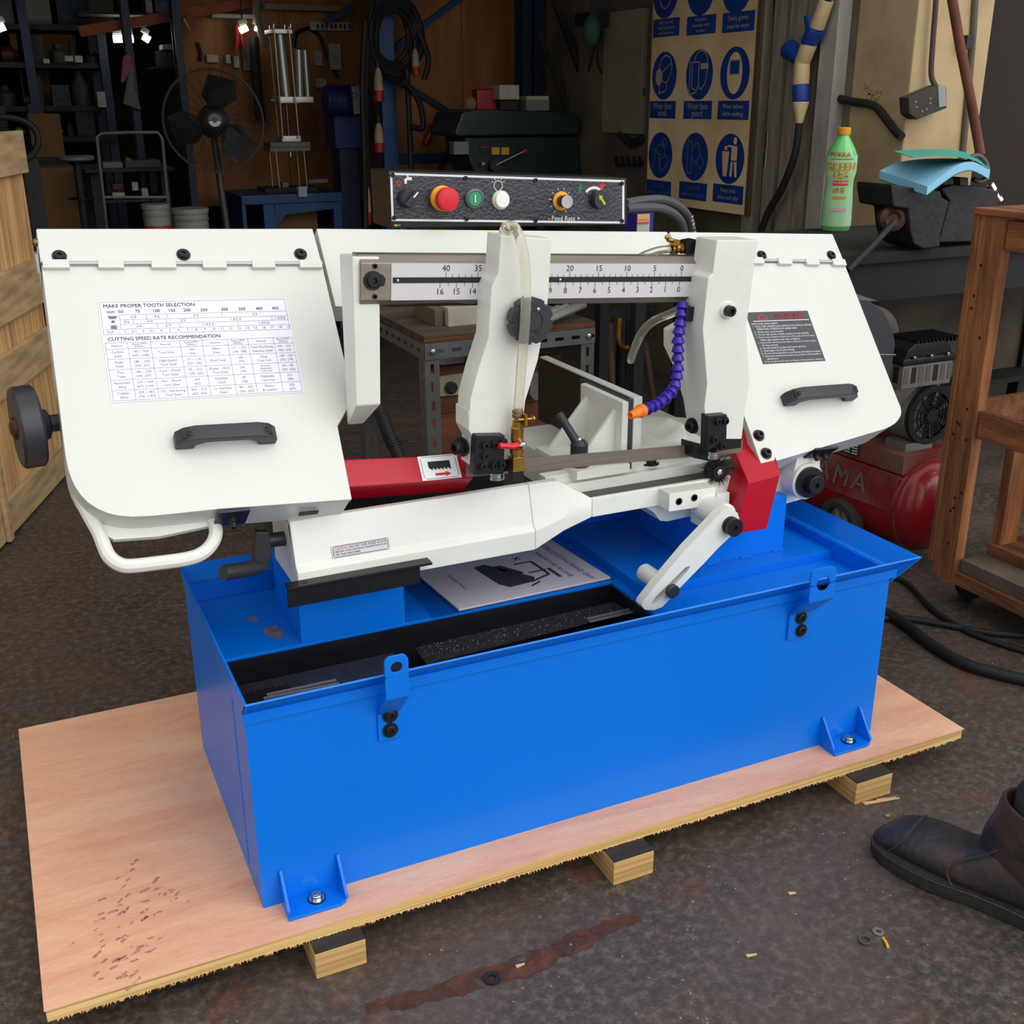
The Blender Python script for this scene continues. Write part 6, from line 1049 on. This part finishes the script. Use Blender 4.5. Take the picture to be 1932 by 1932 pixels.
for si in range(4):
    x = xl+.15; cnt = 0
    while x < xr-.1:
        w = rr.uniform(.04, .12); h = rr.uniform(.06, .2); m_ = mat('clutter_%d' % rr.randrange(8), colr[rr.randrange(8)], .6); Y = shelf_y[si][1]+rr.uniform(.02, .15); z = zs[si]
        k = rr.randrange(3)
        if si == 3: g = G().box(x, x+w*2.2, Y, Y+.25, z, z+.2+h*.5).box(x+.01, x+w*2.2-.01, Y-.004, Y, z+.08, z+.12); w *= 2.2
        elif k == 0: g = G().box(x, x+w, Y, Y+.12, z, z+h).box(x+w*.1, x+w*.9, Y-.003, Y, z+h*.3, z+h*.7)
        elif k == 1: g = G().lathe((x+w/2, Y+.05, z), ZA, [(w*.5, 0), (w*.5, h*.6), (w*.25, h*.8), (w*.25, h)], 12)
        else: g = G().lathe((x, Y+.06, z+w*.45), XA, [(w*.2, 0), (w*.45, .01), (w*.45, w*.7), (w*.25, w*.75), (w*.2, w)], 12)
        cnt += 1; shp = 'carton' if si == 3 or k == 0 else ('bottle' if k == 1 else 'roller'); tag(build('stored_' + shp, g, m_, bev=.003 if k == 0 else 0), 'dim %s, %s item from the left on the %s' % (shp, ('first', 'second', 'third', 'fourth', 'fifth', 'sixth', 'seventh', 'eighth', 'ninth', 'tenth', 'eleventh', 'twelfth')[cnt-1], ('top rack shelf', 'middle rack shelf', 'lower rack shelf', 'uppermost rack shelf')[si]), shp, ['clutter on the top rack shelf', 'clutter on the middle rack shelf', 'clutter on the lower rack shelf', 'cartons on the uppermost rack shelf'][si]); x += w+rr.uniform(.01, .05)
for (r, lb) in (((82, 111, 94, 120), 'white label card left on the top rack shelf edge'), ((122, 105, 138, 116), 'white framed tag in the middle of the top rack shelf'), ((141, 105, 156, 118), 'white paper tag at the right of the top rack shelf'), ((184, 173, 200, 203), 'pale carton hanging in the aisle right of the rack')): pbox('paper_tag', r, 6.15, .03, pal_, lb, 'tag')
# hanging cloth, orange beam, lamps, upper clutter
ct = thing('hanging_cloth', oY(245, 210, 5.35), 'pink and grey cloth hanging from a post', 'cloth'); build('pink_cloth', G().prism(pY([(232, 108), (246, 96), (250, 120), (246, 135), (234, 156), (228, 156)], 5.33), (0, .04, 0)), mat('pink_cloth', (150, 82, 104), .9), ct, bev=.01); build('grey_cloth', G().prism(pY([(250, 100), (254, 140), (253, 160), (268, 210), (232, 196), (240, 150)], 5.36), (0, .04, 0)), mat('grey_green_cloth', (112, 108, 96), .9), ct, bev=.01)
p, q = oY(150, 60, 5.5), oY(480, 4, 5.5); obm = mat('orange_beam', (150, 66, 22), .6, noise=.3, nscale=6); tag(build('orange_beam', G().bar(p, q, .05, 20*px(5.5)), obm), 'orange rack beam crossing the upper left of the workshop', 'beam'); tag(build('orange_beam', G().bar(oY(352, 30, 5.45), oY(366, 56, 5.45), .05, 16*px(5.5)), obm), 'short orange stub below the rack beam', 'beam')
lampm = mat('fluorescent_tube', (240, 248, 240), .4, emit=9)
def lamp(a, b_, Y, r, lb):
    t = thing('fluorescent_lamp', oY(*a, Y), lb, 'lamp'); p, q = oY(*a, Y), oY(*b_, Y); build('lamp_tube', G().cyl(p, q, r, n=10), lampm, t); build('lamp_batten', G().bar(p+V((0, .02, r+.02)), q+V((0, .02, r+.02)), .05, .03), pal_, t); m_ = (p+q)/2; build('lamp_chain', G().cyl(m_+V((0, .02, r+.03)), V((m_.x, m_.y+.02, 3.2)), .004, n=6), drk, t)
lamp((214, 73), (251, 73), 5.9, .022, 'lit white tube lamp left of the dark post above the pink cloth'); lamp((-25, 62), (9, 50), 5.9, .02, 'lit white tube lamp at the far left edge'); lamp((270, 68), (282, 76), 5.9, .02, 'short lit tube lamp just right of the dark post'); lamp((453, 58), (466, 52), 5.4, .018, 'lit lamp head by the red handle above the switch boxes'); lamp((481, 52), (486, 54), 5.4, .016, 'tiny lit bulb near the press top')
for r, lb, m_, Y in (((345, -10, 380, 14), 'dark brown carton above the orange beam', crd, 5.7), ((168, -10, 215, 50), 'pale brown carton hanging over the orange beam at left', mat('old_carton', (86, 78, 62), .8), 5.9), ((275, 0, 288, 26), 'pale yellow bottle among the top shelf goods', pal_, 5.7), ((292, 0, 330, 24), 'dark blue bag on the top shelf', mb, 5.7), ((400, 26, 480, 34), 'cream ceiling strip above the lamps', pal_, 5.5), ((500, 8, 660, 20), 'pale timber batten along the top of the backboard', mat('timber_batten', (134, 112, 92), .8), 5.5), ((306, 84, 338, 94), 'roll of pale pipe on the shelf right of the dark post', pal_, 5.9), ((298, 96, 336, 126), 'open drawer of small parts right of the dark post', drk, 5.95)):
    o = pbox('shelf_item', r, Y, .12, m_, lb, 'shelf item')
rkb = thing('wall_shelf', oY(320, 130, 5.9), 'wall shelf right of the dark post holding a drawer', 'shelf'); b = pxb(290, 126, 342, 130, 5.85, .3); build('shelf_board', G().box(*b), drk, rkb); b = pxb(150, 24, 345, 28, 5.65, .4); build('shelf_board', G().box(*b), drk, rkb)
tag(build('red_pliers', G().tube(bez([oY(446, 46, 5.5), oY(448, 70, 5.5), oY(446, 95, 5.5)], 4), .012, 8).tube(bez([oY(452, 46, 5.5), oY(456, 70, 5.5), oY(461, 92, 5.5)], 4), .012, 8), rpl), 'red handled pliers hanging above the switch boxes', 'pliers')
tag(build('cable_bundle', G().tube(bez([oY(482, -10, 5.4), oY(486, 40, 5.4), oY(496, 72, 5.4), oY(506, 84, 5.4)], 5), .022, 8), mat('grey_hose', (116, 108, 92), .7)), 'grey hose dropping beside the press top', 'hose'); tag(build('cable_bundle', G().tube(bez([oY(478, 70, 5.45), oY(484, 150, 5.45), oY(492, 230, 5.45)], 5), .03, 8), drk), 'dark cable bundle running down left of the press', 'cable')
# floor clutter at the left: boxes, stool, hand truck, buckets, hose
tag(build('cardboard_box', G().box(*pxb(58, 215, 118, 296, 5.6, .3)).box(*pxb(84, 214, 90, 296, 5.598, .002)), crd), 'brown cardboard box on the lower rack level at left', 'box'); b = pxb(82, 316, 150, 430, 5.2, .4); tag(build('cardboard_box', G().box(b[0], b[1], b[2], b[3], ZG, b[5]), crd), 'dim brown carton on the floor at left', 'box'); b = pxb(55, 296, 130, 330, 5.6, .4); tag(build('steel_cabinet', G().box(b[0], b[1], b[2], b[3], ZG, b[5]).box(b[0]+.02, b[1]-.02, b[2]-.004, b[2], .2, b[5]-.05), drk), 'dark steel cabinet under the cardboard box', 'cabinet')
st_ = thing('stool', V((oY(145, 297, 4.62).x, 4.62, ZG)), 'round stool with a worn pale seat', 'stool'); sc2 = oY(143, 296, 4.62); build('stool_seat', G().lathe(sc2+V((0, 0, -.02)), ZA, [(.07, 0), (.085, .008), (.085, .02), (.075, .026)], 24), gry, st_); build('stool_stem', G().cyl((sc2.x, sc2.y, ZG+.05), (sc2.x, sc2.y, sc2.z-.02), .018, n=12), drk, st_); build('foot_ring', G().tube([V((sc2.x+.06*math.cos(t*.3927), sc2.y+.06*math.sin(t*.3927), oY(160, 374, 4.62).z)) for t in range(16)], .005, 6, True), chrome, st_)
for k in range(4): d = V((math.cos(k*1.57+.5), math.sin(k*1.57+.5), 0)); build('stool_foot', G().bar((sc2.x, sc2.y, ZG+.06), V((sc2.x, sc2.y, ZG+.015))+d*.13, .03, .03), drk, st_)
ht = thing('hand_truck', V((oY(250, 420, 4.3).x, 4.3, ZG)), 'tubular steel hand truck left of the fan', 'hand truck'); pts = [oY(198, 430, 4.3), oY(190, 330, 4.3), oY(183, 258, 4.3), oY(192, 252, 4.3), oY(240, 250, 4.3), oY(298, 250, 4.3), oY(306, 262, 4.3), oY(312, 330, 4.3), oY(318, 430, 4.3)]; pts[0].z = ZG+.02; pts[-1].z = ZG+.02; build('tube_frame', G().tube(pts, .008, 8), mat('dull_tube', (120, 120, 116), .35, .6), ht); build('cross_bar', G().cyl(oY(194, 372, 4.3), oY(314, 372, 4.3), .006, n=8), gry, ht); build('toe_plate', G().box(pts[0].x, pts[-1].x, 4.16, 4.3, ZG, ZG+.01), gry, ht)
dk = thing('work_table', oY(250, 400, 4.7), 'cluttered low table behind the hand truck', 'table'); b = pxb(160, 318, 330, 324, 4.8, .55); build('table_top', G().box(*b), drk, dk)
for xx in (b[0]+.03, b[1]-.06): build('table_leg', G().box(xx, xx+.04, 4.9, 4.95, ZG, b[4]), drk, dk); build('table_leg', G().box(xx, xx+.04, 5.35, 5.4, ZG, b[4]), drk, dk)
zt3 = b[5]
for (r, lb, m_) in (((194, 306, 232, 318), 'grey instrument case left on the cluttered low table', gry), ((236, 302, 304, 318), 'long grey tool case on the cluttered low table', mat('case_grey', (84, 80, 74), .7)), ((238, 298, 248, 306), 'red cap on the long grey tool case', rpl)): pbox('tool_case', r, 4.9, .15, m_, lb, 'case')
for (r, lb, m_) in (((212, 346, 232, 358), 'dark red tin beneath the cluttered low table', mat('tin_red', (84, 18, 22), .6)), ((212, 363, 236, 375), 'white battery label tag beneath the cluttered low table', pal_), ((249, 343, 261, 360), 'white small carton beneath the cluttered low table', pal_), ((268, 355, 280, 376), 'pale spray bottle beneath the cluttered low table', pal_)): pbox('stored_item', r, 4.95, .06, m_, lb, 'stored item')
pbox('low_shelf', (190, 376, 320, 382), 4.9, .4, drk, par=dk); 
for (x0_, x1_, y0_, lb) in ((275, 328, 388, 'off white paint bucket left of two behind the saw cover'), (333, 402, 396, 'off white paint bucket right of two behind the saw cover')):
    b = pxb(x0_, y0_, x1_, 440, 3.75, .1); xc = (b[0]+b[1])/2; r_ = (b[1]-b[0])/2; t = thing('paint_bucket', V((xc, 3.85, ZG)), lb, 'bucket'); build('bucket_body', G().lathe((xc, 3.85, ZG), ZA, [(r_*.85, 0), (r_*.97, b[5]-ZG-.02), (r_*1.04, b[5]-ZG-.02), (r_*1.04, b[5]-ZG), (r_*.9, b[5]-ZG)], 28), mat('bucket_white', (128, 126, 120), .6, noise=.2, nscale=8), t); build('bucket_band', G().ring((xc, 3.85, b[5]-.12), ZA, r_*.95, r_*.985, .03, 28), rpl, t); build('bucket_rib', G().ring((xc, 3.85, b[5]-.05), ZA, r_*.97, r_*1.01, .008, 28), gry, t)
tag(build('hose_loop', G().tube(bez([oY(-30, 222, 4.0), oY(20, 222, 4.0), oY(58, 236, 4.0), oY(72, 262, 4.0), oY(64, 288, 4.0), oY(44, 304, 4.0)], 6), 7*px(4.0), 10), rubber), 'thick black hose looping behind the packing crate', 'hose'); b = pxb(30, 300, 82, 430, 4.0, .3); tag(build('welding_machine', G().box(b[0], b[1], b[2], b[3], ZG, b[5]).box(b[0]+.03, b[1]-.03, b[2]-.005, b[2], b[4]-.2, b[5]-.04).bar((b[0]+.05, 4.05, b[5]+.04), (b[1]-.05, 4.05, b[5]+.04), .02, .02), drk, bev=.006), 'dark welding machine on the floor behind the packing crate', 'machine')
# =====================================================================  SLOTTED ANGLE TABLE just behind the saw
sa_ = mat('galvanised_angle', (104, 106, 104), .5, .3, noise=.25, nscale=14); ZT = .72
fl_, fr_ = oZ(791, 631, ZT), oZ(1133, 609, ZT); yF = (fl_.y+fr_.y)/2; xL, xR = fl_.x, fr_.x; yB = yF+.55
tbl = thing('angle_iron_table', V(((xL+xR)/2, yF+.27, ZG)), 'slotted angle iron table with a stained timber top behind the saw', 'table')
build('timber_top', G().box(xL, xR, yF, yB, ZT-.018, ZT), mat('stained_timber', (84, 70, 58), .85, col2=(50, 40, 34), nscale=4, stretch=(1, 6, 6)), tbl); build('top_edge', G().box(xL-.001, xR+.001, yF-.002, yF, ZT-.018, ZT-.001), mat('ply_edge_brown', (112, 70, 44), .8, col2=(60, 36, 24), nscale=3, stretch=(1, 1, 70)), tbl)
def slotbar(p, d, n, up, L_, w=.04, pitch=.05, sl=.026):
    g = G(); p = V(p); t_ = .0025; g.obox(p+d*L_/2+up*(w*.19), d*L_/2, up*w*.19, n*t_/2); g.obox(p+d*L_/2+up*(w*.81), d*L_/2, up*w*.19, n*t_/2); x = 0; k = 0
    while x < L_:
        e = min(pitch-sl, L_-x); g.obox(p+d*(x+e/2)+up*w*.5, d*e/2, up*w*.125, n*t_/2); x += pitch
    return g
g = slotbar((xL, yF-.003, ZT-.06), XA, YA, ZA, xR-xL); g.box(xL, xR, yF-.002, yF+.035, ZT-.021, ZT-.0185); build('front_rail', g, sa_, tbl)
build('side_rail', slotbar((xL-.002, yF, ZT-.06), YA, XA, ZA, .55), sa_, tbl); build('side_rail', slotbar((xR+.002, yF, ZT-.06), YA, XA, ZA, .55), sa_, tbl)
for x_, s_ in ((xL, 1), (xR, -1)):
    for y_ in (yF, yB): g = slotbar((x_ if s_ > 0 else x_-.04, y_, ZG), ZA, YA, XA, ZT-.06-ZG); g.add(*(lambda h: (h.v, h.f))(slotbar((x_, y_, ZG), ZA, XA, YA, ZT-.06-ZG))); build('table_leg', g, sa_, tbl)
for x_ in (xL+.02, xR-.02): build('rail_bolt', G().lathe((x_, yF-.005, ZT-.04), -YA, [(.008, 0), (.008, .004), (.004, .006)], 6), chrome, tbl)
c = oZ(870, 612, ZT); tag(build('marble_block', G().box(c.x-.045, c.x+.075, c.y-.02, c.y+.2, ZT, ZT+.05), mat('pale_marble', (176, 168, 154), .5, noise=.2, nscale=10), bev=.002), 'pale stone slab lying on the angle iron table', 'slab'); tag(build('wood_block', G().box(c.x-.075, c.x-.05, c.y+.0, c.y+.16, ZT, ZT+.045), mat('grey_wood', (96, 82, 64), .8), bev=.002), 'old wood batten beside the pale stone slab', 'batten')
for k in range(4): p = oZ(1036+k*17, 612-k*2, ZT+.012+.018*(k % 2)); tag(build('steel_pipe', G().lathe(p+V((-.12, .0, 0)), V((.75, .6, 0)), [(.0075, 0), (.0105, 0), (.0105, .32), (.0075, .32), (.0075, .3)], 14), alum), 'grey steel tube in the bundle on the angle iron table, %s' % ('leftmost', 'second from left', 'third from left', 'rightmost')[k], 'tube', 'tubes on the table')
# timber board with old switch plate under the table
bd2 = oY(850, 760, yF+.12); tb2 = thing('timber_panel', V((oY(870, 800, yF+.1).x, yF+.12, ZG)), 'reddish timber panel with old switch plates under the table', 'panel'); b = pxb(808, 678, 1130, 848, yF+.1, .02)
for k in range(2): build('timber_board', G().box(b[0], xR-.05, b[2], b[3], b[4]+(b[5]-b[4])*k*.5+.002, b[4]+(b[5]-b[4])*(k+1)*.5), mat('red_timber', (126, 76, 46), .8, col2=(84, 48, 30), nscale=4, stretch=(1, 4, 5)), tb2)
build('batten_leg', G().box(b[0]+.02, b[0]+.05, b[3], b[3]+.02, ZG, b[5]), drk, tb2); build('batten_leg', G().box(xR-.12, xR-.09, b[3], b[3]+.02, ZG, b[5]), drk, tb2)
sp2 = build('switch_plate', G().prism(pY([(819, 712), (900, 700), (900, 742), (820, 749)], yF+.092), (0, .008, 0)), mat('cream_plate', (190, 182, 154), .6, noise=.15, nscale=20), tb2, bev=.001); build('plate_knob', G().lathe(oY(850, 731, yF+.092), -YA, [(.017, 0), (.017, .01), (.012, .014)], 18), plast, sp2); lab(build('plate_knob', G().lathe(oY(879, 727, yF+.092), -YA, [(.014, 0), (.014, .006)], 18), mat('brown_knob', (110, 66, 50), .6), sp2), 'brown knob')
sp3 = build('socket_outlet', G().prism(pY([(1000, 708), (1012, 702), (1024, 702), (1024, 756), (1008, 756), (1000, 745)], yF+.06), (0, .04, 0)), gry, tb2, bev=.003); build('outlet_screw', G().lathe(oY(1020, 733, yF+.06), -YA, [(.005, 0), (.005, .002)], 10), ink, sp3)
cn2 = V((oY(845, 670, yF+.4).x, yF+.42, ZG)); tag(build('paint_tin', G().lathe(cn2, ZA, [(.055, 0), (.055, .58), (.05, .585)], 28), mat('white_tin', (178, 176, 176), .5, noise=.1)), 'white paint tin with a red stripe behind the timber panel', 'tin')
# dark pipes and tripod behind the vise
tp3 = thing('engine_hoist', V((1.95, 1.9, ZG)), 'dark steel stand with hoses and brass valve behind the vise', 'stand')
for (a, b_, r, m_) in (((1175, 590), (1168, 900), .02, blackp), ((1195, 600), (1200, 900), .018, blackp), ((1150, 590), (1160, 880), .012, mat('rust_rod', (96, 76, 66), .6, .3)), ((1215, 640), (1245, 830), .012, mat('rust_rod', (96, 76, 66), .6, .3))):
    p, q = oY(*a, 1.9), oY(*b_, 1.9); d = (q-p).normalized(); q = p+d*((p.z-ZG)/-d.z); build('stand_tube', G().cyl(p, q, r, n=12), m_, tp3)
build('brass_valve', G().tube(bez([oY(1170, 600, 1.85), oY(1168, 640, 1.85), oY(1176, 655, 1.85), oY(1192, 655, 1.85)], 5), .009, 8), brass, tp3); build('cross_arm', G().bar(oY(1145, 592, 1.9), oY(1225, 596, 1.9), .04, .04), blackp, tp3)
b = pxb(1185, 575, 1235, 640, 1.88, .01); g = G()
for k in range(6): g.bar((b[0]+(b[1]-b[0])*k/5, 1.88, b[4]), (b[0]+(b[1]-b[0])*k/5, 1.88, b[5]), .004, .004); g.bar((b[0], 1.88, b[4]+(b[5]-b[4])*k/5), (b[1], 1.88, b[4]+(b[5]-b[4])*k/5), .004, .004)
build('wire_grid', g, grnm, tp3)
